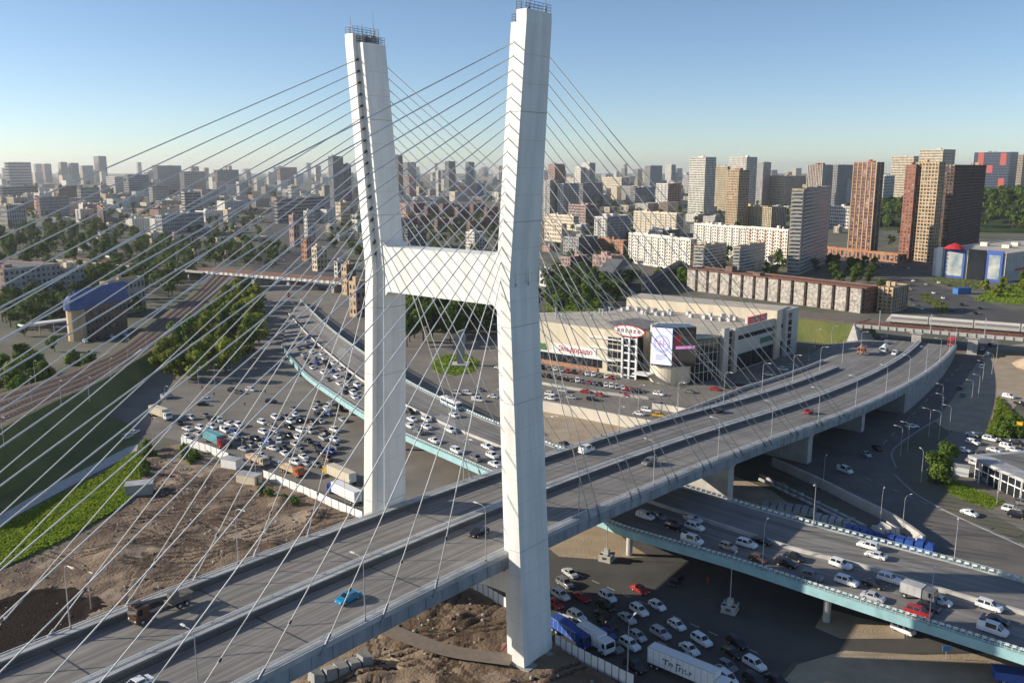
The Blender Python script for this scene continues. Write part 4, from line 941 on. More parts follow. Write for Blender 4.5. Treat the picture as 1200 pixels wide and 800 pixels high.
for k in range(6): panel(O_, dW, nW, LW-6.5, LW-3, 2+3.3*k, 4.6+3.3*k, M_glass2, 'tower_window', 2.02)
# dark glass corner between tower and wing
b = MB(); b.prism([(76, 372), (78, 366), (89, 373), (91, 377)], 0, 17.5); b.build('glass_corner', M_glass2, mall)
b = MB()
for k in range(6):
    for z in (0.2,): pass
    p = P2(78, 366).lerp(P2(89, 373), k/5); b.box(p.x, p.y-.1, 8.8, .25, .25, 17.4)
for z in (4, 8, 12, 16):
    d = P2(89, 373)-P2(78, 366); b.obox(P2(78, 366)+Vector((.1, -.18, z)), d, (.1, -.15, 0), (0, 0, .25))
b.build('mullion', M_mallg, mall)
# left facade: glass stair, shop front, banners
dF = (B_-A_).normalized(); nF = Vector((dF.y, -dF.x, 0)); LF = (B_-A_).length
for k in range(15): panel(A_, dF, nF, 4+2.7*k, 6.4+2.7*k, 2.0, 5.6, M_glass2, 'shop_window', .02)
panel(A_, dF, nF, 3, LF-4, 5.8, 6.5, M_white, 'fascia_band', .02, .6)
panel(A_, dF, nF, 8, 42, 0, 1.9, mat('brick_plinth', (.42, .22, .13), .9), 'plinth', .02, .5)
panel(A_, dF, nF, 6, 14, 6.6, 9.6, mat('green_banner', (.07, .17, .06), .6), 'banner', .02, .2, label='green shop banner')
panel(A_, dF, nF, 17, 41, 6.6, 10.4, M_white, 'banner', .02, .2, label='white shop banner')
sign_text('Эльдорадо', 3.4, A_+dF*30+nF*.3+Vector((0, 0, 8.4)), dF, M_red, mall, 'sign_lettering', 'red shop lettering on the white banner')
for z in (6.5, 11, 15.5): panel(A_, dF, nF, LF-18, LF+.2, z, z+.5, M_white, 'facade_ledge', .02, .7)
for k in range(5):
    for j in range(3): panel(A_, dF, nF, LF-8+2.6*j, LF-5.8+2.6*j, 1.2+3.2*k, 4+3.2*k, M_glass2, 'stair_window', .03)
# glazed stair tower with oval sign
S_ = B_+dF*1.0
b = MB(); b.prism([(S_+nF*2.5)[:2], (S_+dF*7+nF*2.5)[:2], (S_+dF*7-nF*3)[:2], (S_-nF*3)[:2]], 0, 19.5); b.build('stair_tower', M_glass2, mall)
for k in (0, 3.4, 6.9): panel(S_, dF, nF, k-.4, k+.4, 0, 23.0, M_white, 'tower_post', 2.5, .7)
for k in range(6): panel(S_, dF, nF, 0, 7, 1+3.3*k, 1.6+3.3*k, M_white, 'tower_beam', 2.5, .4)
b = MB()
E0 = S_+dF*3.5+nF*3.6+Vector((0, 0, 21.2))
def ellipse(rx, rz, off, n=32): return [E0+dF*(rx*math.cos(2*math.pi*k/n))+nF*off+Vector((0, 0, rz*math.sin(2*math.pi*k/n))) for k in range(n)]
b.loft([ellipse(8, 2.6, -.3), ellipse(8, 2.6, .3)]); sg = b.build('oval_sign', M_red, mall, label='white oval roof sign ringed in red')
b = MB(); b.loft([ellipse(7.5, 2.2, .3), ellipse(7.5, 2.2, .36)]); b.build('sign_face', M_white, sg)
b = MB()
for k in range(6):   # blocky letter shapes, unreadable at this distance
    x = -5+2*k; h = 1.5
    for (u, v, w_, h_) in (((-.55, -.75, .35, 1.5), (.2, -.75, .35, 1.5), (-.5, .45, 1, .3)) if k % 2 else ((-.55, -.75, .35, 1.5), (-.5, -.75, 1.0, .3), (-.5, .45, 1, .3), (.25, 0, .35, .6))):
        b.obox(E0+dF*(x+u)+nF*.37+Vector((0, 0, v)), dF*w_, nF*.05, (0, 0, h_))
b.build('sign_letters', mat('dark_red', (.24, .02, .03), .5), sg)
# canopy over the entrance
panel(S_, dF, nF, 7.5, 15, 3.4, 3.9, M_white, 'entrance_canopy', 1.5, 6)
# round tower with screen
cxm, cym, rm = 68.5, 371.0, 9.0
b = MB(); b.loft([[(cxm+rm*math.cos(2*math.pi*k/40), cym+rm*math.sin(2*math.pi*k/40), z) for k in range(40)] for z in (0, 24)]); b.build('round_tower', M_mall, mall, smooth=False)
a0 = P2(58.9, 364.4); a1 = P2(67.1, 360.4); a2 = P2(77.3, 362.4)
dS = (a1-a0).normalized(); nS = Vector((dS.y, -dS.x, 0)); dT = (a2-a1).normalized(); nT = Vector((dT.y, -dT.x, 0))
b = MB(); b.prism([a0[:2], a1[:2], a2[:2], (75.5, 370), (62.5, 371)], 8, 24.8); b.build('screen_housing', M_glass2, mall)
M_screen = mat('led_screen', (.3, .3, .4), .5, .02, .4, emit=((.60, .62, .92), .85))
M_screen2 = mat('led_screen_ink', (.2, .15, .3), .5, .02, .4, emit=((.30, .27, .62), .6))
M_screen3 = mat('led_screen_pink', (.3, .1, .2), .5, .02, .4, emit=((.62, .25, .55), .7))
sc_ = panel(a0, dS, nS, .1, (a1-a0).length-.1, 8.6, 24.4, M_screen, 'led_screen', .02, .12, label='glowing pale lilac video screen')
cS = a0+dS*((a1-a0).length*.5)+nS*.16+Vector((0, 0, 17.6)); b = MB()
def ring(r0, r1, b, n=36):
    for k in range(n):
        t0, t1 = 2*math.pi*k/n, 2*math.pi*(k+1)/n
        f = lambda r, t: cS+dS*(r*math.cos(t))+Vector((0, 0, r*1.05*math.sin(t)))
        b.quad(f(r0, t0), f(r1, t0), f(r1, t1), f(r0, t1))
ring(3.2, 3.5, b); ring(2.7, 2.85, b)
for k in range(3): b.obox(cS+dS*-2.4+Vector((0, 0, -5.2-.8*k)), dS*(4.8-.8*k), nS*.02, (0, 0, .3))
b.build('screen_motif', M_screen2, sc_)
b = MB(); b.obox(cS+dS*-.9+Vector((0, 0, -1.4)), dS*.4, nS*.02, (0, 0, 3.0)); b.obox(cS+dS*.5+Vector((0, 0, -1.4)), dS*.4, nS*.02, (0, 0, 3.0)); b.obox(cS+dS*-1.8+Vector((0, 0, -.3)), dS*3.6, nS*.02, (0, 0, .4)); b.build('screen_motif', M_screen3, sc_)
LT = (a2-a1).length
panel(a1, dT, nT, 1.0, 3.6, 17.2, 21.6, M_red, 'red_emblem', .02, .12); panel(a1, dT, nT, .3, 2.6, 10.5, 14.0, mat('dim_red', (.18, .03, .03), .6), 'red_panel', .02, .1)
panel(a1, dT, nT, 1.5, LT-.4, 15.6, 16.8, M_screen3, 'pink_light_strip', .02, .12)
# roof letters and plant
b = MB()
for k in range(8):
    p = O_+dW*(24+2.3*k)+nW*.2+Vector((0, 0, 20.1)); b = MB(); b.obox(p, dW*2.0, -nW*.5, (0, 0, 3.2)); q = b.build('roof_sign_box', M_red, mall)
    b = MB()
    for (u, v, w_, h_) in (((.35, .5, .35, 2.2), (1.25, .5, .35, 2.2), (.4, 1.4, 1.2, .35)) if k % 2 else ((.4, .5, 1.2, .35), (.4, 2.3, 1.2, .35), (.4, .5, .35, 2.2), (1.25, .5, .35, 1.1))):
        b.obox(p+dW*u+nW*.02+Vector((0, 0, v)), dW*w_, nW*.04, (0, 0, h_))
    b.build('letter', M_white, q)
random.seed(5)
for k in range(26):
    u = random.random(); p = P2(62, 452).lerp(P2(122, 414), u)-Vector((.55, .84, 0))*random.uniform(2, 14); b = MB()
    b.box(p.x, p.y, 18.62+.9, random.uniform(1.5, 3), random.uniform(1.2, 2), 1.8, 0, .6); b.build('roof_fan_unit', M_pole, mall)
for k in range(8):
    p = P2(random.uniform(20, 60), random.uniform(400, 440)); b = MB(); b.tube((p.x, p.y, 18.5), (p.x, p.y, 21), .4, k=8); b.tube((p.x, p.y, 21), (p.x, p.y, 21.4), .8, k=8); b.build('roof_vent', M_pole, mall)
b = MB(); b.prism([(46, 386), (56, 379), (72, 392), (60, 410), (44, 400)], 18.55, 20.6); b.build('grey_roof_deck', M_roof, mall)
# ------------------------------------------------------------------ walls in front of the mall
def wallrun(name, px, h, th, m, label, cat='wall', z0=0.0, n=40, panels=None, group=None, postm=None):
    c = resample([G(x, y, 0) for x, y in px], n); t = thing(name, label, cat, c[0], 0, group); o0 = c[0]
    c = [p-o0 for p in c]
    if panels:
        c = resample(c, panels+1, False)
        for p, q in zip(c[:-1], c[1:]):
            d = q-p; nrm = Vector((-d.y, d.x, 0)).normalized()*th; b = MB()
            b.obox(p+d*.02+Vector((0, 0, z0)), d*.95, nrm, (0, 0, h*random.uniform(.97, 1.03))); b.build('panel', m, t)
            b = MB(); b.obox(p-d.normalized()*.06-nrm*.5+Vector((0, 0, 0)), d.normalized()*.12, nrm*2, (0, 0, h+.1)); b.build('post', postm or M_dark, t)
    else:
        b = MB(); b.loft([[p, p+Vector((0, 0, h)), p+Vector((0, 0, h))+s_, p+s_] for p, s_ in [(c[i], Vector((-(c[min(i+1, n-1)]-c[max(i-1, 0)]).y, (c[min(i+1, n-1)]-c[max(i-1, 0)]).x, 0)).normalized()*th) for i in range(n)]])
        b.build('wall_body', m, t)
        b = MB(); c2 = c[::3]
        for p, q in zip(c2[:-1], c2[1:]): b.obox(p+Vector((0, 0, h)), (q-p)*.97, Vector((-(q-p).y, (q-p).x, 0)).normalized()*(th+.06), (0, 0, .12))
        b.build('coping', m, t)
    return t
wallrun('retaining_wall', [(636, 482), (680, 490), (730, 500), (762, 506)], 4.0, .6, mat('white_wall', (.62, .57, .48), .8, .08, .2), 'cream retaining wall below the mall road behind the near leg')
wallrun('retaining_wall', [(764, 479), (790, 483), (832, 492)], 2.2, .5, MAT['white_wall'], 'short cream parapet wall beside the parked yellow car')
wallrun('retaining_wall', [(904, 546), (935, 560), (965, 574), (1004, 594), (1040, 612), (1064, 628), (1080, 640)], 2.6, .8, M_cream, 'long curved concrete wall along the bypass road')
wallrun('kerb_wall', [(628, 449), (660, 455), (700, 461), (760, 468)], 1.0, .4, M_cream, 'low concrete kerb wall between the mall parking rows')
wallrun('site_hoarding', [(212, 520), (240, 529), (268, 540)], 2.6, .1, M_white, 'white panel hoarding beside the turquoise container lorry', 'hoarding', panels=8)
wallrun('site_hoarding', [(308, 560), (350, 577), (390, 595), (425, 610)], 2.6, .1, M_white, 'white panel hoarding below the long white lorries', 'hoarding', panels=14)
wallrun('site_hoarding', [(548, 688), (570, 700), (596, 716)], 2.6, .1, M_white, 'white panel hoarding under the bridge deck left of the near leg', 'hoarding', panels=8)
wallrun('site_hoarding', [(650, 757), (668, 768), (690, 780), (742, 806)], 2.6, .1, M_white, 'white panel hoarding right of the near leg foot', 'hoarding', panels=12)
# pipes and tarp heap beside the viaduct
for k, dy in enumerate((0, 5)):
    t = thing('pipeline', 'long pale pipe along the curved concrete wall, %s one' % ('upper' if k == 0 else 'lower'), 'pipe', (0, 0, 0), 0, 'pipes by the curved wall')
    b = MB(); b.path(resample([G(x, y+dy, 1.0) for x, y in [(890, 556), (940, 580), (1014, 616)]], 14), .45, 10); b.build('pipe', M_edge, t, smooth=True)
    for u in range(6):
        p = G(900+20*u, 561+dy+9.6*u, 0); b = MB(); b.box(p.x, p.y, .35, .8, .8, .7); b.build('support', M_grey, t)
def heap(name, label, cat, px, py, w, d, h, m, rz, n=5):
    t = thing(name, label, cat, G(px, py), rz)
    for k in range(n):
        b = MB(); x = (k-(n-1)/2)*w/n
        rr = [[(x-w/n*.48, -d/2, 0), (x-w/n*.48, d/2, 0), (x-w/n*.4, d/2*.8, h*random.uniform(.7, 1.1)), (x-w/n*.4, -d/2*.8, h*random.uniform(.7, 1.1))], [(x+w/n*.48, -d/2, 0), (x+w/n*.48, d/2, 0), (x+w/n*.4, d/2*.8, h*random.uniform(.7, 1.1)), (x+w/n*.4, -d/2*.8, h*random.uniform(.7, 1.1))]]
        b.loft(rr); b.build('covered_bundle', m, t)
heap('tarpaulin_stack', 'bright blue tarpaulin covered stack at the end of the curved wall', 'tarp stack', 1066, 640, 11, 4, 2.0, M_blue, R(-35))
heap('tarpaulin_stack', 'dark blue tarpaulin covered stack left of the rubble by the viaduct', 'tarp stack', 1012, 628, 9, 4, 2.0, M_blue, R(-25))
heap('material_stack', 'grey building material stacked beyond the viaduct rail', 'stack', 975, 612, 9, 4, 1.6, M_edge, R(-30))
heap('material_stack', 'dark boards stacked in the shade beyond the viaduct rail', 'stack', 925, 597, 14, 5, 1.2, M_grey, R(-25), 7)
heap('rubble_heap', 'pale concrete rubble heap between the two blue stacks', 'rubble', 1037, 628, 6, 4, 3.0, M_cream, R(20), 4)
heap('rubbish_heap', 'pale and red rubbish heap beside the bridge pier', 'rubble', 830, 570, 10, 5, 1.5, M_cream, R(-20), 6)
heap('flower_stall', 'red and white heap of goods by the viaduct near the pier', 'stall', 815, 578, 7, 4, 1.6, mat('pinkish', (.40, .15, .15), .8, .3, 1.2), R(-20), 5)
heap('timber_stack', 'pale timber planks lying on the soil below the deck', 'planks', 463, 778, 2.2, 6.5, .35, M_wood, R(55), 4)
heap('debris_heap', 'reddish debris heap at the foot of the near pylon leg', 'rubble', 606, 768, 8, 4, 1.1, mat('debris', (.22, .12, .10), .9, .4, 1.5), R(-25), 6)
heap('formwork_stack', 'grey formwork panels stacked under the bridge edge', 'stack', 400, 790, 12, 3, 2.6, M_grey, R(38), 5)
# ------------------------------------------------------------------ right railway bridge and train
rb = thing('railway_bridge', 'steel railway bridge with rusty tracks over the right end of the road', 'bridge')
ra = G(1000, 383, 9.0); rbp = G(1290, 407, 9.0); dR = (rbp-ra); dR.z = 0; LR = dR.length; dR.normalize(); nR = Vector((dR.y, -dR.x, 0))
bk = -nR
def rbox(name, u0, u1, v0, v1, z0, z1, m, parent=rb):
    b = MB(); p = Vector((ra.x, ra.y, z0))+dR*u0+bk*v0; b.obox(p, dR*(u1-u0), bk*(v1-v0), (0, 0, z1-z0)); return b.build(name, m, parent)
rbox('girder', 0, LR, 0, .6, 8.8, 10.6, mat('bridge_plate', (.46, .45, .42), .8, .15, .3)); rbox('deck', 0, LR, .6, 24, 9.6, 10.2, M_ballast)
for k in range(int(LR/4)): rbox('stiffener', 4*k, 4*k+.5, -.35, -.01, 8.8, 10.6, M_cream)
for v in (4, 5.6, 9, 10.6): rbox('rail', 0, LR, v, v+.35, 10.22, 10.5, M_rust)
b = MB()
for k in range(int(LR/1.6)):
    for v in (3.2, 8.2):
        p = Vector((ra.x, ra.y, 10.205))+dR*(1.6*k)+bk*v; b.obox(p, dR*.6, bk*3.2, (0, 0, .12))
b.build('sleepers', M_rust, rb, kind='stuff')
for px, py in ((1075, 405), (1138, 417), (1225, 425)):
    p = G(px, py); u = (p-ra).dot(dR); rbox('pier', u-2.2, u+2.2, .8, 8, -.5, 8.0, M_cream); rbox('pier_cap', u-3.0, u+3.0, .2, 9, 8.0, 8.79, M_cream)
for k in range(9): rbox('mast', 12+24*k, 12.35+24*k, 1.2, 1.55, 10.2, 18.5, M_pole)
# approach embankment to the left of the bridge, with grass slope and concrete cheek
b = MB(); e0 = ra; e1 = G(780, 356, 9.0)
dE = e1-e0; dE.z = 0; nE = Vector((-dE.y, dE.x, 0)).normalized()
b.loft([[p+Vector((0, 0, -9.2))+nE*9, p+Vector((0, 0, 1.0)), p+Vector((0, 0, 1.0))-nE*24, p+Vector((0, 0, -9.2))-nE*34] for p in (e0, e1)])
b.build('railway_embankment', M_grassd, kind='structure')
b = MB(); b.loft([[p+Vector((0, 0, 1.05))-nE*1.0, p+Vector((0, 0, 1.05))-nE*23, p+Vector((0, 0, 1.5))-nE*22, p+Vector((0, 0, 1.5))-nE*2] for p in (e0, e1)]); b.build('track_bed', M_ballast, kind='structure')
b = MB(); q0 = e0+Vector((0, 0, 1.06)); fw_ = (ra-e1); fw_.z = 0; fw_.normalize()
b.loft([[q0+nE*.2, q0+nE*-12, q0+nE*-12+Vector((0, 0, -10)), q0+nE*9.6+Vector((0, 0, -10.2))], [q0+nE*.2+fw_*.5, q0+nE*-12+fw_*.5, q0+nE*-12+fw_*8+Vector((0, 0, -10)), q0+nE*9.6+fw_*8+Vector((0, 0, -10.2))]])
b.build('abutment_slope', M_cream, kind='structure')
# right abutment ground
b = MB(); p = G(1196, 470); b.loft([[(272+r*math.cos(k*math.pi/8)*1.5, 394+r*math.sin(k*math.pi/8), z) for k in range(16)] for r, z in ((27, -.2), (20, 4), (12, 8.0), (4, 8.6))]); b.build('dirt_bank', M_dirt, kind='structure', smooth=True)
train = thing('commuter_train', 'white and grey commuter train crossing the right railway bridge', 'train', (0, 0, 0))
M_trw = mat('train_cream', (.58, .54, .47), .5, .06, .3)
M_trg = mat('train_grey', (.25, .25, .26), .4, .06, .3)
u0 = (G(1042, 372, 11)-ra).dot(dR)
for k in range(5):
    a_ = u0+20.6*k; b_ = a_+20
    def carpt(u, v, z): return Vector((ra.x, ra.y, z))+dR*u+bk*v
    sec = [(13.2, 11.2), (13.0, 12.4), (13.0, 13.6), (13.4, 14.6), (14.0, 15.0), (15.4, 15.0), (16.0, 14.6), (16.4, 13.6), (16.4, 12.4), (16.2, 11.2)]
    b = MB(); rings = [[carpt(a_+(2.6*max(0, (z-11.8)/3.2) if k == 0 else 0), v, z) for v, z in sec], [carpt(b_, v, z) for v, z in sec]]
    b.loft(rings); cb = b.build('carriage', M_trw, train)
    b = MB(); b.obox(carpt(a_+(2.4 if k == 0 else .4), 12.95, 12.7), dR*(19.2-(2 if k == 0 else 0)), bk*.04, (0, 0, 1.3)); b.build('window_band', M_trg, cb)
    b = MB()
    for uu in (2.5, 5, 15, 17.5): b.tube(carpt(a_+uu, 13.1, 10.95), carpt(a_+uu, 16.3, 10.95), .45, k=10)
    b.build('bogie_wheels', M_dark, cb)
    if k == 0:
        b = MB(); b.quad(carpt(a_+.62, 13.5, 12.7), carpt(a_+.62, 15.9, 12.7), carpt(a_+1.85, 15.7, 14.2), carpt(a_+1.85, 13.7, 14.2)); b.build('windscreen', M_carglass, cb)
# ------------------------------------------------------------------ right shopping centre
t_, i_ = bld('wide shopping centre with blue framed glass front at the right edge', 1092, 1176, 1290, 297, 331, 2, 'white', 'pale', 'grid', 52, ww=.05, roof=M_rooflt, name='shopping_centre', boxes=4)
A = i_['dl']*i_['tl']
for (u0_, u1_, m, nm) in ((.06, .14, M_white, 'white_pylon'), (.17, .46, M_blue, 'blue_frame'), (.50, .74, M_glass2, 'glass_front'), (.76, .97, M_blue, 'blue_frame')):
    b = MB(); b.obox(A-i_['dl']*(i_['tl']*u0_), -i_['dl']*(i_['tl']*(u1_-u0_)), i_['nl']*1.5, (0, 0, i_['H']+1.5)); f_ = b.build(nm, m, t_)
    if m is M_blue:
        b = MB(); b.obox(A-i_['dl']*(i_['tl']*(u0_+.03))+i_['nl']*1.52+Vector((0, 0, 2)), -i_['dl']*(i_['tl']*(u1_-u0_-.06)), i_['nl']*.1, (0, 0, i_['H']-4)); b.build('poster_wall', mat('poster_mix', (.52, .5, .44), .6, col2=(.12, .2, .26), scale=.12), f_)
b = MB(); p = A-i_['dl']*(i_['tl']*.3)+Vector((0, 0, i_['H']+1)); b.loft([[p+Vector((r*math.cos(k*math.pi/6), r*math.sin(k*math.pi/6), z)) for k in range(12)] for r, z in ((9, 0), (6, 2.4), (.3, 4.6))]); b.build('red_tent_roof', M_red, t_)
b = MB(); b.obox(i_['dr']*(i_['tr']*.12)+i_['nr']*.1+Vector((0, 0, 8)), i_['dr']*16, i_['nr']*.2, (0, 0, 2)); b.build('red_sign', M_red, t_)
bld('flat white annexe behind the wide shopping centre', 1134, 1146, 1200, 290, 300, 1, 'white', 'grey', 'band', 20, name='annexe', roof=M_rooflt)
t_ = thing('blue_kiosk', 'bright blue kiosk on the grass by the boulevard', 'kiosk', G(1127, 344)); b = MB(); b.box(0, 0, 2, 12, 5, 4, 0, .3); b.build('kiosk_body', mat('kiosk_blue', (.03, .15, .40), .5), t_); b = MB(); b.box(0, 0, 4.2, 12.6, 5.6, .4, 0, .3); b.build('kiosk_roof', M_blue, t_)
# ------------------------------------------------------------------ car dealer at the right edge
t_ = thing('car_dealer_pavilion', 'low glass fronted car dealer pavilion with flat grey roof', 'showroom', G(1142, 560))
o_ = G(1142, 560); v1 = G(1250, 612)-o_; v1.z = 0; v2 = Vector((-v1.y, v1.x, 0)).normalized()*26; L1 = v1.length; d1 = v1.normalized(); n1 = -v2.normalized()
b = MB(); b.obox(Vector((0, 0, 0)), v1, v2, (0, 0, 6.2)); b.build('wall', M_glass2, t_)
b = MB(); b.obox(-d1*1.0+n1*2.2+Vector((0, 0, 6.2)), v1+d1*2, v2-n1*3, (0, 0, .9)); rf_ = b.build('roof', M_edge, t_)
b = MB(); b.obox(d1*1+v2*.12+Vector((0, 0, 7.12)), v1-d1*2, v2*.8, (0, 0, .08)); b.build('roof_felt', M_roof, rf_)
for k in range(int(L1/2.6)):
    b = MB(); b.obox(d1*(2.6*k)+n1*.06, d1*.22, n1*.14, (0, 0, 6.1)); b.build('mullion', M_white, t_)
for k in range(int(L1/8)):
    b = MB(); p = d1*(4+8*k)+n1*2.0; b.tube(p, p+Vector((0, 0, 6.2)), .2, k=8); b.build('canopy_post', M_white, t_)
b = MB(); b.obox(n1*.06+Vector((0, 0, 3)), v1, n1*.2, (0, 0, .35)); b.build('transom', M_white, t_)
t_ = thing('site_cabin', 'white cabin under the round tree by the bypass road', 'cabin', G(1124, 556)); b = MB(); b.box(0, 0, 1.4, 5, 2.4, 2.8, 0, -.5); b.build('cabin_body', M_white, t_); b = MB(); b.box(0, 0, 2.9, 5.3, 2.7, .2, 0, -.5); b.build('cabin_roof', M_edge, t_)
t_ = thing('site_cabin', 'small white guard cabin beside the square at left', 'cabin', G(272, 548)); b = MB(); b.box(0, 0, 1.5, 6, 3, 3.0, 0, -.45); b.build('cabin_body', M_white, t_); b = MB(); b.box(0, 0, 3.1, 6.3, 3.3, .2, 0, -.45); b.build('cabin_roof', M_edge, t_)
t_ = thing('site_cabin', 'beige and green cabin beside the white hoarding at left', 'cabin', G(292, 566)); b = MB(); b.box(0, 0, 1.4, 7, 3, 2.8, 0, -.45); b.build('cabin_body', WALL['cream'], t_); b = MB(); b.box(2.4, -1.6, 1.3, 2, .3, 2.4, 0, -.45); b.build('green_door', mat('door_green', (.04, .25, .18), .6), t_); b = MB(); b.box(0, 0, 2.9, 7.3, 3.3, .2, 0, -.45); b.build('cabin_roof', M_edge, t_)
t_ = thing('site_cabin', 'grey cabin at the upper edge of the bright green meadow', 'cabin', G(164, 578)); b = MB(); b.box(0, 0, 1.5, 7, 4, 3.0, 0, .3); b.build('cabin_body', M_grey, t_); b = MB(); b.box(0, 0, 3.15, 7.4, 4.4, .3, 0, .3); b.build('cabin_roof', M_edge, t_)
# monument on the roundabout island
t_ = thing('stone_monument', 'tall grey stone stele on the roundabout island', 'monument', G(540, 428)); b = MB(); b.box(0, 0, .5, 8, 8, 1); b.build('plinth', M_cream, t_); b = MB(); b.loft([[(-1.6, -1.2, 1), (1.6, -1.2, 1), (1.6, 1.2, 1), (-1.6, 1.2, 1)], [(-1.9, -1.3, 9), (1.9, -1.3, 9), (1.9, 1.3, 9), (-1.9, 1.3, 9)], [(-2.6, -1.6, 11), (2.4, -1.6, 12.5), (2.4, 1.6, 12.5), (-2.6, 1.6, 11)], [(-2.0, -1.2, 15.5), (1.5, -1.2, 17), (1.5, 1.2, 17), (-2.0, 1.2, 15.5)]]); b.build('stele', M_grey, t_)
# ------------------------------------------------------------------ left railway embankment
def zr(x): return 12.5 if x < 40 else max(6.0, 12.5-6.5*(x-40)/130)
re = [G(x, y, zr(x)) for x, y in [(-120, 560), (-40, 520), (10, 498), (65, 470), (115, 448), (150, 428), (176, 412), (215, 383), (262, 340), (285, 318)]]
le = [G(x, y, zr(x+20)) for x, y in [(-160, 520), (-60, 480), (0, 458), (60, 440), (100, 424), (130, 412), (176, 380), (205, 358), (225, 343), (245, 322)]]
re = resample(re, 50); le = resample(le, 50)
b = MB(); rings = []
for i in range(50):
    d = (re[i]-le[i]); d.z = 0; d.normalize()
    zR = re[i].z; le[i].z = zR; out = 1.45*zR if i < 26 else 5.0
    rings.append([le[i]-d*8+Vector((0, 0, -zR-.3)), le[i], re[i], re[i]+d*out+Vector((0, 0, -zR-.3))])
b.loft(rings, close=False, cap=False); b.build('railway_embankment', M_grassd, kind='structure')
b = MB()
for i in range(49): b.quad(le[i].lerp(re[i], .03)+Vector((0, 0, .05)), re[i].lerp(le[i], .03)+Vector((0, 0, .05)), re[i+1].lerp(le[i+1], .03)+Vector((0, 0, .05)), le[i+1].lerp(re[i+1], .03)+Vector((0, 0, .05)))
b.build('track_bed', M_ballast, kind='structure')
for k in range(4):
    t_ = thing('railway_track', 'rusty railway track on the left embankment, %s from the street side' % ordinal(4-k), 'railway track', (0, 0, 0), 0, 'tracks on the left embankment')
    for e in (-.03, .03):
        b = MB(); b.path([le[i].lerp(re[i], .2+.2*k+e)+Vector((0, 0, .25)) for i in range(50)], .12, 4); b.build('rail', M_rust, t_)
    b = MB()
    for i in range(49):
        for u in (0, .25, .5, .75):
            p = le[i].lerp(le[i+1], u); q = re[i].lerp(re[i+1], u); a_ = p.lerp(q, .2+.2*k-.045); c_ = p.lerp(q, .2+.2*k+.045); dd = (le[i+1]-le[i]).normalized()*.3
            b.obox(a_+Vector((0, 0, .06)), c_-a_, dd, (0, 0, .12))
    b.build('sleepers', M_grey, t_, kind='stuff')
wallrun('retaining_wall', [(108, 472), (130, 456), (152, 438), (168, 424)], 6.2, .8, M_cream, 'concrete wing wall of the small railway underpass at left')
wallrun('kerb_wall', [(126, 416), (100, 432), (82, 444)], .9, .5, M_cream, 'low concrete platform edge beside the station building')
# far railway line across the avenue
fb = thing('railway_overpass', 'long railway overpass crossing the avenue in the left distance', 'bridge')
fa = G(60, 306, 7.0); fe = G(432, 336, 7.0); dF2 = fe-fa; dF2.z = 0; LL = dF2.length; dF2.normalize(); nB = Vector((-dF2.y, dF2.x, 0))
def fbox(name, u0, u1, v0, v1, z0, z1, m):
    b = MB(); p = Vector((fa.x, fa.y, z0))+dF2*u0+nB*v0; b.obox(p, dF2*(u1-u0), nB*(v1-v0), (0, 0, z1-z0)); return b.build(name, m, fb)
fbox('deck', 0, LL, 0, 26, 6.6, 8.0, mat('overpass_deck', (.26, .19, .14), .9, .2, .1)); fbox('parapet', 0, LL, -.5, 0, 7.0, 9.0, M_cream)
fbox('embankment_fill', 0, LL*.38, .5, 25.5, -.2, 6.59, M_dirt)
for u in (.48, .58, .68, .78, .9): fbox('pier', LL*u, LL*u+2.5, 2, 22, -.2, 6.59, M_cream)
for k in range(30): fbox('parapet_block', LL*.55+LL*.45*k/30, LL*.55+LL*.45*(k+.45)/30, -.8, -.51, 7.2, 9.2, M_white)
for v in (5, 7, 12, 14, 19, 21): fbox('rail', 0, LL, v, v+.3, 8.0, 8.3, M_rust)
# low arched footbridge roof in front of it
wallrun('parapet_wall', [(268, 344), (320, 340), (372, 340)], 3.0, 5.0, M_grey, 'grey flat bridge parapet across the avenue below the railway overpass')
# hill with wood at right
b = MB(); hc = G(1200, 268); rings = []
for r_, z_ in ((420, -1), (330, 9), (240, 22), (150, 33), (70, 39), (5, 41)): rings.append([(hc.x+120+r_*1.1*math.cos(k*math.pi/12), hc.y+140+r_*.62*math.sin(k*math.pi/12), z_) for k in range(24)])
b.loft(rings); b.build('wooded_hill', mat('hill_grass', (.03, .052, .014), .95, .3, .02), kind='structure', smooth=True)
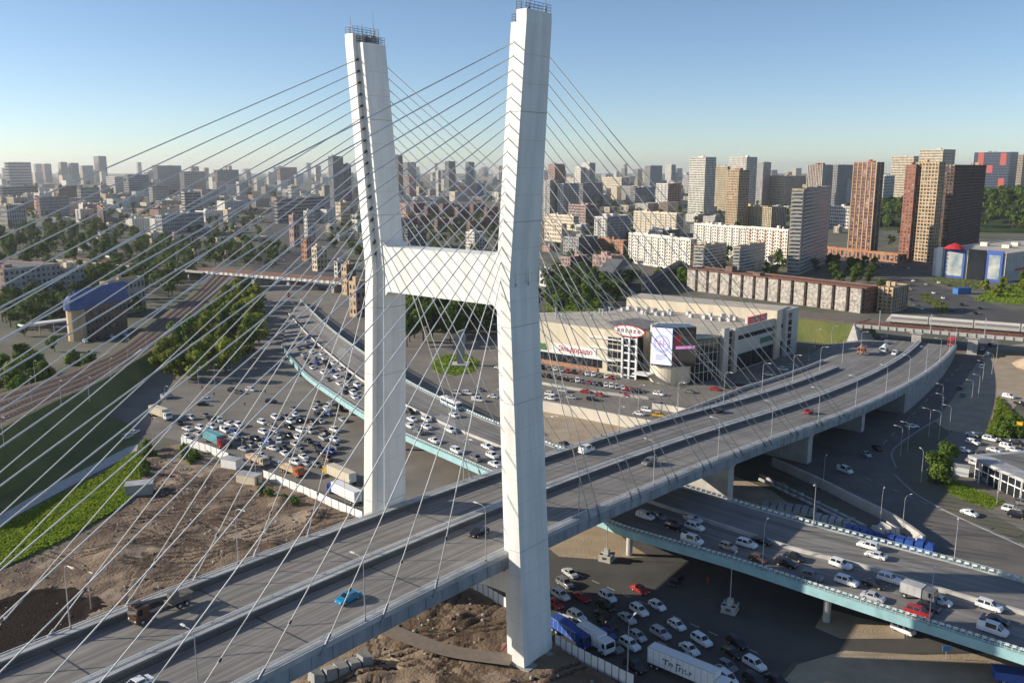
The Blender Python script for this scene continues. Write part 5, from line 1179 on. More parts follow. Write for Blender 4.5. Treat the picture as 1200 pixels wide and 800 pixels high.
# ------------------------------------------------------------------ vehicles
random.seed(21)
SHAPES = {
 'sedan': dict(st=[(-2.28, .32, .60, .62, .80), (-2.2, .28, .86, .90, .86), (-1.62, .26, .93, .97, .89), (-.98, .25, .95, 1.40, .90), (.30, .25, .94, 1.45, .90), (1.08, .25, .92, .97, .90), (1.95, .26, .78, .82, .87), (2.28, .34, .52, .55, .76)], gl=(2, 5), wb=1.36),
 'hatchback': dict(st=[(-2.0, .32, .70, .74, .80), (-1.95, .28, .96, 1.0, .86), (-1.55, .26, .98, 1.44, .88), (-.6, .25, .97, 1.53, .89), (.35, .25, .95, 1.52, .89), (1.12, .25, .94, 1.0, .88), (1.8, .26, .80, .84, .86), (2.05, .34, .55, .58, .76)], gl=(1, 5), wb=1.25),
 'suv': dict(st=[(-2.3, .38, .80, .84, .85), (-2.25, .34, 1.05, 1.10, .91), (-1.95, .32, 1.09, 1.66, .93), (-.7, .31, 1.08, 1.74, .94), (.45, .31, 1.07, 1.72, .94), (1.15, .31, 1.06, 1.12, .93), (2.05, .32, .96, 1.0, .91), (2.32, .40, .64, .67, .82)], gl=(1, 5), wb=1.4),
 'van': dict(st=[(-2.5, .38, .9, .95, .90), (-2.48, .34, 1.15, 2.0, .95), (-1.2, .32, 1.15, 2.08, .96), (.9, .31, 1.15, 2.05, .96), (1.75, .31, 1.10, 1.22, .94), (2.35, .34, .95, 1.0, .92), (2.5, .42, .7, .72, .85)], gl=(1, 4), wb=1.55)}
def car_meshes(kind):
    S_ = SHAPES[kind]; st = S_['st']; b = MB(); rings = []
    for x, z0, zb, zr, w in st:
        tall = zr-zb > .15; wr = w*(.76 if tall else .93)
        rings.append([(x, -w*.97, z0), (x, -w, (z0+zb)*.5), (x, -w*.97, zb), (x, -wr, zr), (x, wr, zr), (x, w*.97, zb), (x, w, (z0+zb)*.5), (x, w*.97, z0)])
    b.loft(rings)
    g = MB(); i0, i1 = S_['gl']
    def inset_quad(q, s=.84, off=.015):
        c = sum((Vector(p) for p in q), Vector())/4; n = (Vector(q[1])-Vector(q[0])).cross(Vector(q[2])-Vector(q[0])).normalized()
        return [c+(Vector(p)-c)*s+n*off for p in q]
    for i in range(i0, i1):
        r, q = rings[i], rings[i+1]
        for a, c in ((2, 3), (4, 5)):
            if i in (i0, i1-1) and kind != 'van':
                # triangular quarter light
                hi, lo = (q, r) if i == i0 else (r, q)
                tri = [Vector(lo[2 if a == 2 else 5]), Vector(hi[2 if a == 2 else 5]), Vector(hi[3 if a == 2 else 4])]
                if i == i0 and st[i][3]-st[i][2] > .3: pass
                m = sum(tri, Vector())/3; tri = [m+(p-m)*.72+Vector((0, -.02 if a == 2 else .02, 0)) for p in tri]
                if (a == 2) != (i == i0): tri.reverse()
                g.poly(tri); continue
            if kind == 'van' and i == i0: continue
            g.quad(*inset_quad([r[a], r[c], q[c], q[a]][::-1] if False else [r[a], q[a], q[c], r[c]], .86))
    # windscreen and rear window
    a = i1-1; g.quad(*inset_quad([rings[a][3], rings[a+1][3], rings[a+1][4], rings[a][4]], .86))
    a = i0; g.quad(*inset_quad([rings[a][3], rings[a+1][3], rings[a+1][4], rings[a][4]], .82))
    w = MB(); n = 12
    for s in (-1, 1):
        pass
    def wheel():
        m = MB(); m.loft([[(.33*math.cos(2*math.pi*k/n), y, .33*math.sin(2*math.pi*k/n)) for k in range(n)] for y in (-.11, .11)], 0)
        for y, o in ((-.115, 1), (.115, -1)):
            pts = [(.19*math.cos(2*math.pi*k/8), y, .19*math.sin(2*math.pi*k/8)) for k in range(8)]
            m.poly(pts if o > 0 else pts[::-1], 1)
        return m.mesh('wheel', [M_tyre, M_pole])
    h = MB(); x, z0, zb, zr, wd = st[-1]; h.box(0, 0, 0, .12, .34, .14)
    t = MB(); t.box(0, 0, 0, .08, .26, .2)
    return dict(body=b, glass=g, wheel=wheel(), head=h.mesh('headlight', M_headlight), tail=t.mesh('tail_light', M_tail), st=st, wb=S_['wb'])
CM = {k: car_meshes(k) for k in SHAPES}
GLASSME = {k: CM[k]['glass'].mesh('car_window', M_carglass) for k in CM}
BODYME = {}; LOWME = {}
def body_me(kind, col):
    if (kind, col) not in BODYME: BODYME[(kind, col)] = CM[kind]['body'].mesh('body', CAR[col])
    return BODYME[(kind, col)]
def low_me(kind, col):
    if (kind, col) not in LOWME:
        b = MB(); q = CM[kind]
        b.v = list(q['body'].v); b.f = list(q['body'].f); b.m = [0]*len(b.f)
        n = len(b.v); b.v += q['glass'].v; b.f += [tuple(i+n for i in f) for f in q['glass'].f]; b.m += [1]*len(q['glass'].f)
        for x in (-q['wb'], q['wb']):
            for y in (-.8, .8): b.tube((x, y-.1, .33), (x, y+.1, .33), .33, k=8, m=2)
        LOWME[(kind, col)] = b.mesh('car', [CAR[col], M_carglass, M_tyre])
    return LOWME[(kind, col)]
KN = {'sedan': 'sedan', 'hatchback': 'hatchback', 'suv': 'off-road car', 'van': 'van'}
def car(pos, ang, kind, col, label, group):
    d = depth(Vector(pos)); nm = 'van' if kind == 'van' else 'car'
    if d > 300:
        o = link(nm, low_me(kind, col)); o.location = pos; o.rotation_euler = (0, 0, ang); return tag(o, label, nm, group)
    t = thing(nm, label, nm, pos, ang, group); q = CM[kind]
    bd = link('body', body_me(kind, col), t); link('window', GLASSME[kind], t)
    st = q['st']
    for x in (-q['wb'], q['wb']):
        for y in (-.80, .80):
            w = link('wheel', q['wheel'], t); w.location = (x, y, .33)
    for y in (-1, 1):
        h = link('headlight', q['head'], t); e = st[-2]; h.location = (st[-1][0]-.10, y*(st[-1][4]-.22), st[-1][2]+.06)
        h = link('tail_light', q['tail'], t); h.location = (st[1][0]-.02, y*(st[1][4]-.2), st[1][2]-.1)
    return t
def heading(x, y, dx, dy, z):
    a = G(x, y, z); b_ = G(x+dx, y+dy, z); return math.atan2(b_.y-a.y, b_.x-a.x)
def fleet(items, z, dirv, where, group, jit=3, zf=None):
    """items: (x, y, kind, colour[, dx, dy]); labels count from the left"""
    items = sorted(items, key=lambda t: t[0]); cnt = {}
    for it in items:
        x, y, kind, col = it[:4]; dx, dy = it[4:6] if len(it) > 4 else dirv
        zz = zf(x, y) if zf else z
        key = (kind, col); cnt[key] = cnt.get(key, 0)+1
    tot = dict(cnt); cnt = {}
    for it in items:
        x, y, kind, col = it[:4]; dx, dy = it[4:6] if len(it) > 4 else dirv
        zz = zf(x, y) if zf else z
        key = (kind, col); cnt[key] = cnt.get(key, 0)+1
        lab = '%s %s %s' % (col, KN[kind], where) if tot[key] == 1 else '%s %s %s from the left %s' % (ordinal(cnt[key]), col, KN[kind], where)
        car(G(x, y, zz), heading(x, y, dx, dy, zz)+R(random.uniform(-jit, jit)), kind, col, lab, group)
W_, S_c, K_, Bk, Rd = 'white', 'silver', 'grey', 'black', 'red'
def extra(poly, n, have, dmin=7):
    out = []; tr = 0; xs_ = [q[0] for q in poly]; ys_ = [q[1] for q in poly]
    while len(out) < n and tr < 5000:
        tr += 1; x = random.uniform(min(xs_), max(xs_)); y = random.uniform(min(ys_), max(ys_))
        if not inpoly(x, y, poly) or any(abs(x-q[0]) < dmin*1.5 and abs(y-q[1]) < dmin*.75 for q in have+out): continue
        out.append((x, y, random.choice(['suv', 'sedan', 'hatchback', 'suv']), random.choice([W_, W_, S_c, K_, Bk, Bk, 'beige', 'brown', 'blue', W_])))
    return out
# main bridge traffic
def bcar(s, o, kind, col, lab, fwd=1):
    h = Bh(s); a = math.pi/2-h+(0 if fwd > 0 else math.pi); car(B(s, o, .03), a, kind, col, lab, 'cars on the main bridge')
def find_s(px, o):
    best = min(range(-140, 340), key=lambda s: abs(CX+FPX*B(s, o).x/depth(B(s, o))-px)); return best
for px, o, kind, col, lab, fw in ((408, 8.3, 'sedan', 'turquoise', 'bright blue sedan on the near carriageway of the main bridge', -1), (560, 6.3, 'sedan', 'black', 'black sedan under the lamp left of the near pylon leg', -1), (163, 5.4, 'sedan', 'white', 'white sedan at the bottom edge of the main bridge', -1), (688, -11.2, 'van', 'white', 'white van on the far carriageway right of the near pylon leg', 1),
                                  (760, 5.8, 'suv', 'grey', 'dark grey off-road car on the bridge right of the near leg', -1), (843, -11.2, 'sedan', 'black', 'black sedan on the far carriageway in front of the mall', 1), (947, 8.0, 'hatchback', 'red', 'dark red hatchback on the right part of the main bridge', -1), (1048, -4, 'van', 'white', 'white van beside the tank lorry at the bridge end', -1)):
    bcar(find_s(px, o), o, kind, col, lab, fw)
D1 = (20, 13)
fleet([(668, 674, 'sedan', S_c), (662, 686, 'suv', K_), (657, 700, 'suv', W_), (651, 710, 'hatchback', Rd), (682, 702, 'sedan', Rd), (712, 702, 'suv', W_), (710, 713, 'suv', Bk), (676, 725, 'suv', W_), (663, 731, 'hatchback', W_), (707, 724, 'sedan', Bk), (712, 734, 'suv', Bk), (735, 727, 'sedan', S_c), (749, 718, 'suv', W_), (770, 712, 'hatchback', W_),
       (711, 745, 'sedan', 'blue'), (718, 761, 'suv', K_), (747, 748, 'hatchback', S_c), (738, 758, 'suv', W_), (774, 745, 'suv', S_c), (793, 735, 'hatchback', W_), (808, 763, 'sedan', W_), (822, 753, 'suv', W_), (776, 764, 'hatchback', K_), (808, 780, 'suv', S_c), (744, 784, 'suv', Bk), (864, 756, 'suv', Bk), (858, 767, 'sedan', Bk), (852, 783, 'hatchback', K_), (884, 781, 'suv', W_), (850, 798, 'van', W_), (884, 800, 'suv', Bk), (910, 800, 'sedan', Bk)],
      .03, D1, 'in the shaded jam on the lower road', 'cars jammed on the lower road')
fleet([(750, 693, 'sedan', Rd, 20, 10), (792, 684, 'suv', Bk, -14, 12), (1058, 740, 'suv', W_, 20, 9)], .03, D1, 'on the dark open part of the lower road', 'cars on the lower road')
fleet([(756, 607, 'suv', W_), (771, 607, 'hatchback', K_), (791, 620, 'suv', Bk), (812, 611, 'suv', S_c), (814, 620, 'suv', W_), (811, 636, 'van', W_), (853, 643, 'hatchback', 'beige'), (875, 640, 'suv', W_), (892, 636, 'sedan', Bk), (889, 657, 'hatchback', 'brown'), (921, 663, 'suv', Bk), (931, 655, 'sedan', Bk), (951, 678, 'suv', K_), (985, 664, 'suv', W_), (992, 684, 'suv', W_), (1042, 681, 'suv', W_), (1024, 687, 'sedan', Bk), (1023, 702, 'sedan', S_c), (1102, 707, 'hatchback', W_), (1088, 714, 'hatchback', Bk), (1076, 720, 'suv', Rd), (1159, 713, 'suv', W_), (1166, 729, 'sedan', Bk), (1163, 741, 'van', W_)],
      8.02, (20, 6.6), 'on the right half of the viaduct', 'cars jammed on the viaduct')
fleet([(1017, 642, 'suv', W_), (1026, 653, 'sedan', W_)], 8.02, (-20, -5.5), 'on the free far lanes of the viaduct', 'cars on the far viaduct lanes')
VL = [(377, 416, 'sedan', W_), (370, 422, 'suv', K_), (362, 427, 'sedan', Bk), (391, 427, 'sedan', W_), (400, 434, 'suv', S_c), (379, 438, 'suv', W_), (395, 443, 'suv', W_), (409, 442, 'suv', Bk), (398, 451, 'sedan', W_), (405, 457, 'hatchback', K_), (416, 467, 'sedan', W_), (350, 410, 'suv', K_), (356, 417, 'sedan', S_c), (360, 408, 'sedan', Bk), (385, 431, 'suv', Bk), (366, 414, 'suv', W_)]
VL += extra([(345, 406), (364, 402), (420, 452), (420, 470), (405, 462), (362, 430)], 18, VL, 6)
fleet(VL, 0, (16, 11), 'on the left curve of the viaduct', 'cars jammed on the viaduct', zf=lambda x, y: vz(x)+.02)
fleet([(480, 484, 'suv', Bk), (483, 493, 'sedan', W_), (481, 501, 'hatchback', W_), (500, 493, 'suv', W_), (500, 502, 'sedan', W_), (491, 508, 'suv', K_), (528, 506, 'suv', W_), (509, 518, 'sedan', W_), (535, 530, 'suv', W_), (558, 539, 'suv', K_), (571, 525, 'sedan', W_), (577, 536, 'suv', W_), (580, 546, 'sedan', W_)],
      8.02, (20, 9.5), 'on the viaduct between the pylon legs', 'cars jammed on the viaduct')
fleet([(532, 488, 'sedan', W_)], 8.02, (-20, -10), 'beside the bus on the viaduct', 'cars on the far viaduct lanes')
LJ = [(196, 466, 'van', S_c, 20, -4), (243, 470, 'suv', W_, 20, 0), (238, 475, 'sedan', Bk, 20, 0), (273, 459, 'suv', Bk, 20, 3), (281, 461, 'sedan', K_, 20, 3), (294, 458, 'suv', W_, 20, 3), (318, 472, 'suv', Bk, 20, 1), (372, 474, 'suv', K_), (345, 481, 'suv', K_), (383, 481, 'suv', W_), (388, 474, 'sedan', S_c), (399, 481, 'suv', Bk), (335, 490, 'suv', K_), (373, 488, 'suv', Bk), (376, 495, 'sedan', S_c), (352, 494, 'hatchback', Bk),
      (339, 502, 'suv', Bk), (319, 500, 'sedan', K_), (309, 508, 'suv', W_), (353, 506, 'suv', W_), (363, 507, 'suv', S_c), (338, 512, 'suv', Bk), (349, 514, 'hatchback', W_), (361, 518, 'sedan', Bk), (327, 519, 'suv', W_, 2, 12), (346, 522, 'hatchback', S_c), (320, 527, 'sedan', W_, 20, 4), (353, 529, 'sedan', K_), (334, 533, 'sedan', W_), (356, 537, 'sedan', W_, 14, 10), (377, 533, 'suv', Bk), (359, 545, 'hatchback', S_c), (371, 546, 'sedan', K_), (306, 535, 'sedan', W_, 20, 3), (294, 523, 'suv', K_), (286, 528, 'sedan', S_c),
      (258, 494, 'suv', W_, 2, 12), (249, 493, 'suv', Bk), (224, 491, 'suv', S_c), (220, 504, 'sedan', W_), (235, 503, 'suv', W_), (233, 510, 'sedan', S_c), (264, 506, 'van', W_), (219, 513, 'hatchback', W_), (275, 514, 'suv', S_c), (285, 516, 'sedan', Bk), (300, 516, 'suv', Bk), (241, 488, 'sedan', K_), (210, 497, 'suv', Bk), (394, 525, 'suv', K_), (150, 513, 'suv', S_c, 20, -8), (157, 508, 'sedan', W_, 20, -8)]
LJ += extra([(215, 500), (232, 488), (300, 498), (345, 478), (400, 476), (410, 498), (395, 530), (385, 552), (330, 548), (290, 534), (240, 512)], 30, LJ)
fleet(LJ, .03, (20, 9), 'in the crowded square left of the pylon', 'cars in the crowded square', jit=9)
# parked rows before the mall
cols = [W_, Bk, K_, W_, S_c, Bk, W_, Bk, Rd, K_, W_, Bk]
r1 = [(636+7.4*k, 432+1.05*k, random.choice(['sedan', 'suv', 'hatchback']), random.choice(cols)) for k in range(12)]
fleet(r1, .04, (3, 9), 'in the row nearest the mall', 'cars parked before the mall')
r2 = [(637+6.6*k, 441+1.05*k, random.choice(['sedan', 'suv', 'hatchback']), random.choice(cols)) for k in range(18)]
fleet(r2, .04, (3, 9), 'in the second row before the mall', 'cars parked before the mall')
fleet([(645, 463, 'suv', W_), (645, 468, 'sedan', W_), (660, 459, 'suv', S_c), (670, 467, 'sedan', S_c), (686, 460, 'sedan', Rd), (694, 469, 'suv', Bk), (703, 464, 'hatchback', Rd), (732, 464, 'suv', Rd), (744, 460, 'suv', Bk), (772, 463, 'suv', W_), (758, 482, 'suv', W_), (773, 476, 'suv', Bk), (772, 488, 'suv', 'yellow'), (785, 481, 'suv', S_c), (749, 486, 'sedan', W_), (838, 457, 'sedan', Rd), (852, 455, 'suv', Bk), (808, 460, 'sedan', K_), (900, 440, 'sedan', W_), (918, 434, 'suv', W_), (928, 431, 'suv', S_c), (950, 424, 'sedan', W_), (868, 452, 'suv', Bk), (885, 446, 'sedan', K_)],
      .04, (20, 3), 'on the mall road', 'cars on the mall road')
fleet([(640, 535, 'sedan', K_), (655, 530, 'suv', W_), (662, 522, 'sedan', Bk)], .1, (20, 8), 'in the roadworks behind the near pylon leg', 'cars in the roadworks')
fleet([(600, 470, 'suv', W_), (578, 466, 'sedan', W_), (590, 458, 'suv', S_c), (548, 462, 'suv', W_), (562, 458, 'sedan', K_), (585, 432, 'sedan', W_), (536, 462, 'suv', S_c), (560, 470, 'van', W_)], .04, (20, 2), 'by the roundabout behind the pylon', 'cars by the roundabout')
# bypass road and dealer
fleet([(990, 553, 'van', W_, 20, 8), (1015, 534, 'sedan', S_c, 16, 10), (1028, 527, 'sedan', Bk, 14, 9), (1069, 501, 'sedan', W_, 20, 0), (1136, 603, 'sedan', W_, 20, 7), (1125, 456, 'sedan', Bk, 6, -9), (1128, 464, 'sedan', K_, 6, -9), (1150, 431, 'suv', W_, 4, -9), (1157, 416, 'suv', W_, 4, -9), (1150, 424, 'suv', Bk, 4, -9), (1151, 410, 'sedan', W_, 4, -9), (1160, 405, 'suv', Bk, 4, -9), (1105, 470, 'sedan', K_, 6, -9)], .03, (20, 8), 'on the curved bypass road', 'cars on the bypass road')
fleet([(1140, 511, 'sedan', W_), (1150, 513, 'suv', Bk), (1140, 520, 'suv', W_), (1129, 529, 'sedan', W_), (1160, 516, 'suv', W_), (1165, 529, 'sedan', W_), (1180, 525, 'suv', W_), (1192, 521, 'suv', Bk), (1188, 529, 'sedan', W_), (1172, 518, 'sedan', Bk), (1145, 545, 'suv', W_), (1140, 542, 'sedan', S_c), (1155, 565, 'suv', K_), (1165, 568, 'suv', S_c), (1178, 573, 'hatchback', W_, -3, 12), (1185, 599, 'suv', W_), (1192, 606, 'suv', Bk), (1182, 466, 'suv', W_), (1195, 474, 'sedan', Bk), (1150, 533, 'sedan', Bk), (1200, 592, 'suv', K_)], .04, (20, 5), 'at the car dealer lot', 'cars at the dealer lot', jit=8)
fleet([(985+6.2*k+random.uniform(-1, 1), 301+1.0*k+random.uniform(-2, 2), random.choice(['sedan', 'suv']), random.choice(cols)) for k in range(14)]+[(990+6*k, 306+.9*k, 'sedan', random.choice([W_, S_c, K_])) for k in range(12)], .04, (3, 4), 'below the brick towers', 'cars parked below the towers')
fleet([(1062, 345, 'sedan', Bk), (1068, 352, 'suv', Bk), (1080, 362, 'suv', W_), (1072, 358, 'sedan', K_), (1066, 340, 'suv', S_c), (1094, 344, 'sedan', W_), (1127, 358, 'suv', Bk), (1116, 365, 'sedan', Bk), (1143, 368, 'suv', Bk), (1148, 362, 'sedan', Bk), (1105, 350, 'sedan', W_), (1085, 334, 'sedan', S_c), (1100, 332, 'suv', W_), (1112, 335, 'sedan', Bk), (1070, 330, 'suv', W_)], .04, (16, 9), 'on the far boulevard', 'cars on the far boulevard')
fleet([(300+random.uniform(-4, 34), 252+4.4*k, random.choice(['sedan', 'suv']), random.choice(cols)) for k in range(14)], .05, (5, 9), 'on the distant avenue at left', 'cars on the distant avenue')
fleet([(302+random.uniform(0, 50), 345+3.6*k, random.choice(['sedan', 'suv']), random.choice(cols)) for k in range(14)], .05, (4, 9), 'near the viaduct start', 'cars near the viaduct start')
fleet([(100+8*k, 401-1.3*k, random.choice(['sedan', 'suv']), random.choice(cols)) for k in range(7)], .05, (10, 5), 'parked before the brown station building', 'cars by the station building')
# ------------------------------------------------------------------ lorries and bus
def wheels(t, xs, r=.5, w=1.05):
    for x in xs:
        for y in (-w, w):
            b = MB(); b.tube((x, y-.18, r), (x, y+.18, r), r, k=12); o = b.build('wheel', M_tyre, t)
            b = MB(); b.tube((x, y-.19 if y < 0 else y+.17, r), (x, y-.17 if y < 0 else y+.19, r), r*.5, k=8); b.build('hub', M_pole, o)
def cab(t, x, col, h=2.9, L=2.2, w=2.45):
    b = MB(); prof = [(x-L, .6), (x, .6), (x+.05, 1.6), (x-.25, h), (x-L, h)]
    b.loft([[(px, -w/2, pz) for px, pz in prof], [(px, w/2, pz) for px, pz in prof]]); c = b.build('cab', CAR[col], t)
    b = MB(); b.quad((x+.045, -w/2+.15, 1.75), (x+.045, w/2-.15, 1.75), (x-.19, w/2-.2, h-.2), (x-.19, -w/2+.2, h-.2)); b.build('windscreen', M_carglass, c)
    for s in (-1, 1):
        b = MB(); y = s*(w/2+.012); q = [(x-1.1, y, 1.7), (x-.25, y, 1.7), (x-.42, y, h-.25), (x-1.1, y, h-.25)]; b.poly(q if s < 0 else q[::-1]); b.build('side_window', M_carglass, c)
        b = MB(); b.box(x+.03, s*.9, .9, .1, .35, .2); b.build('headlight', M_headlight, c)
    b = MB(); b.box(x-1.2, 0, .62, 2.6, w*.9, .25); b.build('bumper', M_dark, c)
def lorry(px, py, dx, dy, label, ccol, bm, L=8.0, h=3.6, z=.03, kind='box', pos=None, ang=None):
    p = pos if pos is not None else G(px, py, z); a = ang if ang is not None else heading(px, py, dx, dy, z)
    t = thing('lorry', label, 'lorry', p, a)
    b = MB(); b.box(-.3, 0, .85, L+1.8, 1.0, .3); b.build('chassis', M_dark, t)
    x0_ = -L/2-1.0; x1_ = L/2-1.0
    if kind == 'box':
        b = MB(); b.box((x0_+x1_)/2, 0, 1.05+(h-1.05)/2, L, 2.5, h-1.05); bx_ = b.build('cargo_box', bm, t)
        b = MB()
        for k in range(int(L/1.2)+1):
            for y in (-1.26, 1.26): b.box(x0_+.1+k*(L-.2)/max(1, int(L/1.2)), y, 1.05+(h-1.05)/2, .08, .03, h-1.2)
        for y in (-1.2, 1.2): b.box((x0_+x1_)/2, y, h+.02, L, .12, .06)
        b.build('box_rib', M_edge, bx_)
        b = MB()
        for y in (-.6, .6): b.box(x0_-.02, y, 1.05+(h-1.05)/2, .04, 1.12, h-1.3)
        b.build('rear_door', M_white, bx_)
    elif kind == 'tank':
        b = MB(); n = 16; b.loft([[(x, 1.15*r*math.cos(2*math.pi*k/n), 2.3+1.05*r*math.sin(2*math.pi*k/n)) for k in range(n)] for x, r in ((x0_, .6), (x0_+.3, 1), (x1_-.3, 1), (x1_, .6))]); b.build('tank', bm, t, smooth=True)
    elif kind == 'dump':
        b = MB()
        prof = [(x0_-.2, 1.2), (x1_, 1.1), (x1_, h-.6), (x0_-.6, h-.8)]
        b.loft([[(px_, -1.25, pz) for px_, pz in prof], [(px_, 1.25, pz) for px_, pz in prof]]); b.build('dump_body', bm, t)
        b = MB(); b.loft([[(x0_, -1.1, h-.85), (x0_, 1.1, h-.85), (x0_+.2, 0, h-.8)], [((x0_+x1_)/2, -1.1, h-.7), ((x0_+x1_)/2, 1.1, h-.7), ((x0_+x1_)/2, 0, h+.2)], [(x1_-.1, -1.1, h-.62), (x1_-.1, 1.1, h-.62), (x1_-.2, 0, h-.5)]]); b.build('sand_load', M_dirt, t)
    elif kind == 'mixer':
        b = MB(); n = 14; b.loft([[(x, r*math.cos(2*math.pi*k/n), 2.4+.12*(x0_-x)+r*math.sin(2*math.pi*k/n)) for k in range(n)] for x, r in ((x0_-.2, .5), (x0_+1.5, 1.15), (x1_-2, 1.2), (x1_-.4, .7))]); b.build('mixer_drum', bm, t, smooth=True)
    elif kind == 'crane':
        b = MB(); b.box(x0_+1.5, 0, 1.5, 4, 2.3, .9); b.tube((x0_+2.5, 0, 2), (x1_+2.5, 0, 3.3), .35, .2, 8); b.box(x0_+3, .9, 2.4, 1.6, .8, 1.6); b.build('machine_body', bm, t)
    cab(t, L/2+1.4, ccol); wheels(t, [x0_+.9, x0_+2.1, L/2+.4] if L > 5 else [x0_+.9, L/2+.4])
    return t
M_canvas = mat('canvas_cream', (.60, .52, .38), .8, .08, .5); M_tealbox = mat('container_turquoise', (.10, .32, .36), .5, .1, .5)
lorry(697, 757, 20, 13, 'white box lorry beside the white hoarding on the lower road', 'white', M_white, 6.0, 3.4)
lorry(668, 748, 20, 13, 'lorry with a blue tarpaulin trailer at the near pylon leg', 'blue', M_blue, 8, 3.0)
lg = lorry(806, 796, 20, 8.5, 'long white articulated lorry with dark lettering at the bottom edge', 'white', M_white, 13.6, 4.0)
b = MB()   # dark script on the trailer side, too blurred in the photo to read
for (u, v, du, dv) in ((-4.6, 3.0, 1.3, .22), (-4.1, 2.2, .22, .9), (-3.3, 2.2, .18, .6), (-3.3, 2.7, .7, .16), (-2.7, 2.2, .18, .6), (-1.8, 1.7, .2, 1.6), (-1.8, 3.1, 1.0, .2), (-1.2, 2.0, .2, .7), (-1.2, 2.6, .8, .16), (-.5, 1.9, .18, .7), (0, 2.0, .7, .16), (0, 2.4, .18, .5), (.9, 2.0, .18, .6), (.9, 2.5, .6, .16)):
    b.obox((u, -1.31, v-.2), (du, 0, 0), (0, .02, 0), (.12 if dv > .3 else 0, 0, dv))
b.build('trailer_lettering', M_dark, lg)
lorry(188, 489, 20, 7, 'white cab lorry with cream container at the left edge of the square', 'white', M_canvas, 10, 3.8)
lorry(252, 520, 20, 9, 'red cab lorry with turquoise container behind the hoarding', 'red', M_tealbox, 10, 3.8)
lorry(302, 543, 20, 8, 'tan tipper lorry loaded with sand in the square', 'beige', WALL['tan'], 7, 3.0, kind='dump')
lorry(342, 555, 20, 8, 'orange cab tipper lorry with sand in the square', 'orange', WALL['tan'], 7, 3.0, kind='dump')
lorry(398, 562, -20, -9, 'yellow cab lorry with a cream trailer near the far pylon leg', 'yellow', M_canvas, 12, 3.8)
lorry(404, 584, -20, -10, 'blue cab lorry with a white trailer behind the white hoarding', 'blue', M_white, 12, 4.0)
lorry(1075, 702, 20, 6.6, 'small grey box lorry in the viaduct jam', 'grey', M_edge, 4.0, 3.0, z=8.02)
lorry(0, 0, 0, 0, 'dirty truck crane on the left part of the main bridge', 'brown', mat('dirty_metal', (.12, .11, .10), .8, .3, 1.5), 7, 3.4, kind='crane', pos=B(find_s(190, -11), -11, .03), ang=-math.pi/2-Bh(-50)+0)
for px, py, o, lab, cc, m, kd in ((1036, 412, -9, 'white tank lorry at the far end of the main bridge', 'white', M_white, 'tank'), (1010, 413, -14, 'orange tipper lorry at the far end of the main bridge', 'orange', CAR['orange'], 'dump'), (1036, 399, -20, 'grey concrete mixer lorry under the railway bridge', 'grey', M_edge, 'mixer'), (983, 423, -18, 'grey box lorry on the slip road by the mall', 'white', M_edge, 'box'), (1115, 404, 8, 'red lorry under the railway bridge', 'red', M_red, 'box')):
    lorry(px, py, -10, 9, lab, cc, m, 7, 3.6, z=(B(find_s(px, o) if abs(o) < 15 else 300, 0).z+.03 if abs(o) < 15 else .05), kind=kd)
def bus(px, py, dx, dy, z, label):
    t = thing('city_bus', label, 'bus', G(px, py, z), heading(px, py, dx, dy, z))
    b = MB(); sec = [(-1.25, .4), (-1.27, 1.2), (-1.22, 2.7), (-1.0, 3.0), (1.0, 3.0), (1.22, 2.7), (1.27, 1.2), (1.25, .4)]
    b.loft([[(x, y, zz) for y, zz in sec] for x in (-6, 5.9)]); b.build('body', M_white, t)
    b = MB(); b.box(0, 0, .75, 12.0, 2.58, .5); b.build('blue_skirt', mat('bus_blue', (.10, .35, .55), .4), t)
    for k in range(7):
        for s in (-1, 1):
            b = MB(); b.box(-4.9+1.6*k, s*1.25, 1.95, 1.35, .06, .95); b.build('window', M_carglass, t)
    b = MB(); b.box(5.92, 0, 1.9, .06, 2.2, 1.3); b.build('windscreen', M_carglass, t)
    for x in (-2, 2):
        b = MB(); b.box(x, 0, 3.12, 2.2, 1.6, .3); b.build('roof_unit', M_edge, t)
    wheels(t, (-3.6, 3.6), .48, 1.12)
bus(529, 477, 20, 10, 8.02, 'white and blue city bus on the viaduct between the pylon legs')
t_ = thing('tracked_excavator', 'small yellow excavator parked at the dirt verge by the right edge', 'excavator', G(1197, 500), .6)
b = MB()
for y in (-1, 1): b.box(0, y, .45, 3.6, .55, .9)
b.build('track', M_dark, t_); b = MB(); b.box(-.4, 0, 1.5, 2.8, 2.2, 1.1); b.build('body', CAR['yellow'], t_); b = MB(); b.box(.4, -.5, 2.5, 1.3, 1.0, 1.3); b.build('cab', M_carglass, t_); b = MB(); b.path([(.9, .4, 1.8), (3, .4, 4), (5, .4, 3), (5.3, .4, 1)], .22, 6); b.build('boom', CAR['yellow'], t_)
t_ = thing('traffic_sign', 'small blue direction board standing under the viaduct', 'sign', G(1108, 772)); b = MB(); b.tube((0, 0, 0), (0, 0, 2.4), .05, k=6); b.build('post', M_pole, t_); b = MB(); b.box(0, -.06, 2.2, 1.6, .06, 1.1); b.build('board', mat('sign_blue', (.12, .35, .6), .5), t_)
t_ = thing('blue_skip', 'blue flatbed roof at the bottom right corner', 'lorry bed', G(1192, 800), R(-15)); b = MB(); b.box(0, 0, 1.6, 8, 3, 1.6); b.build('tarp_body', M_blue, t_); wheels(t_, (-2.5, 2.5))
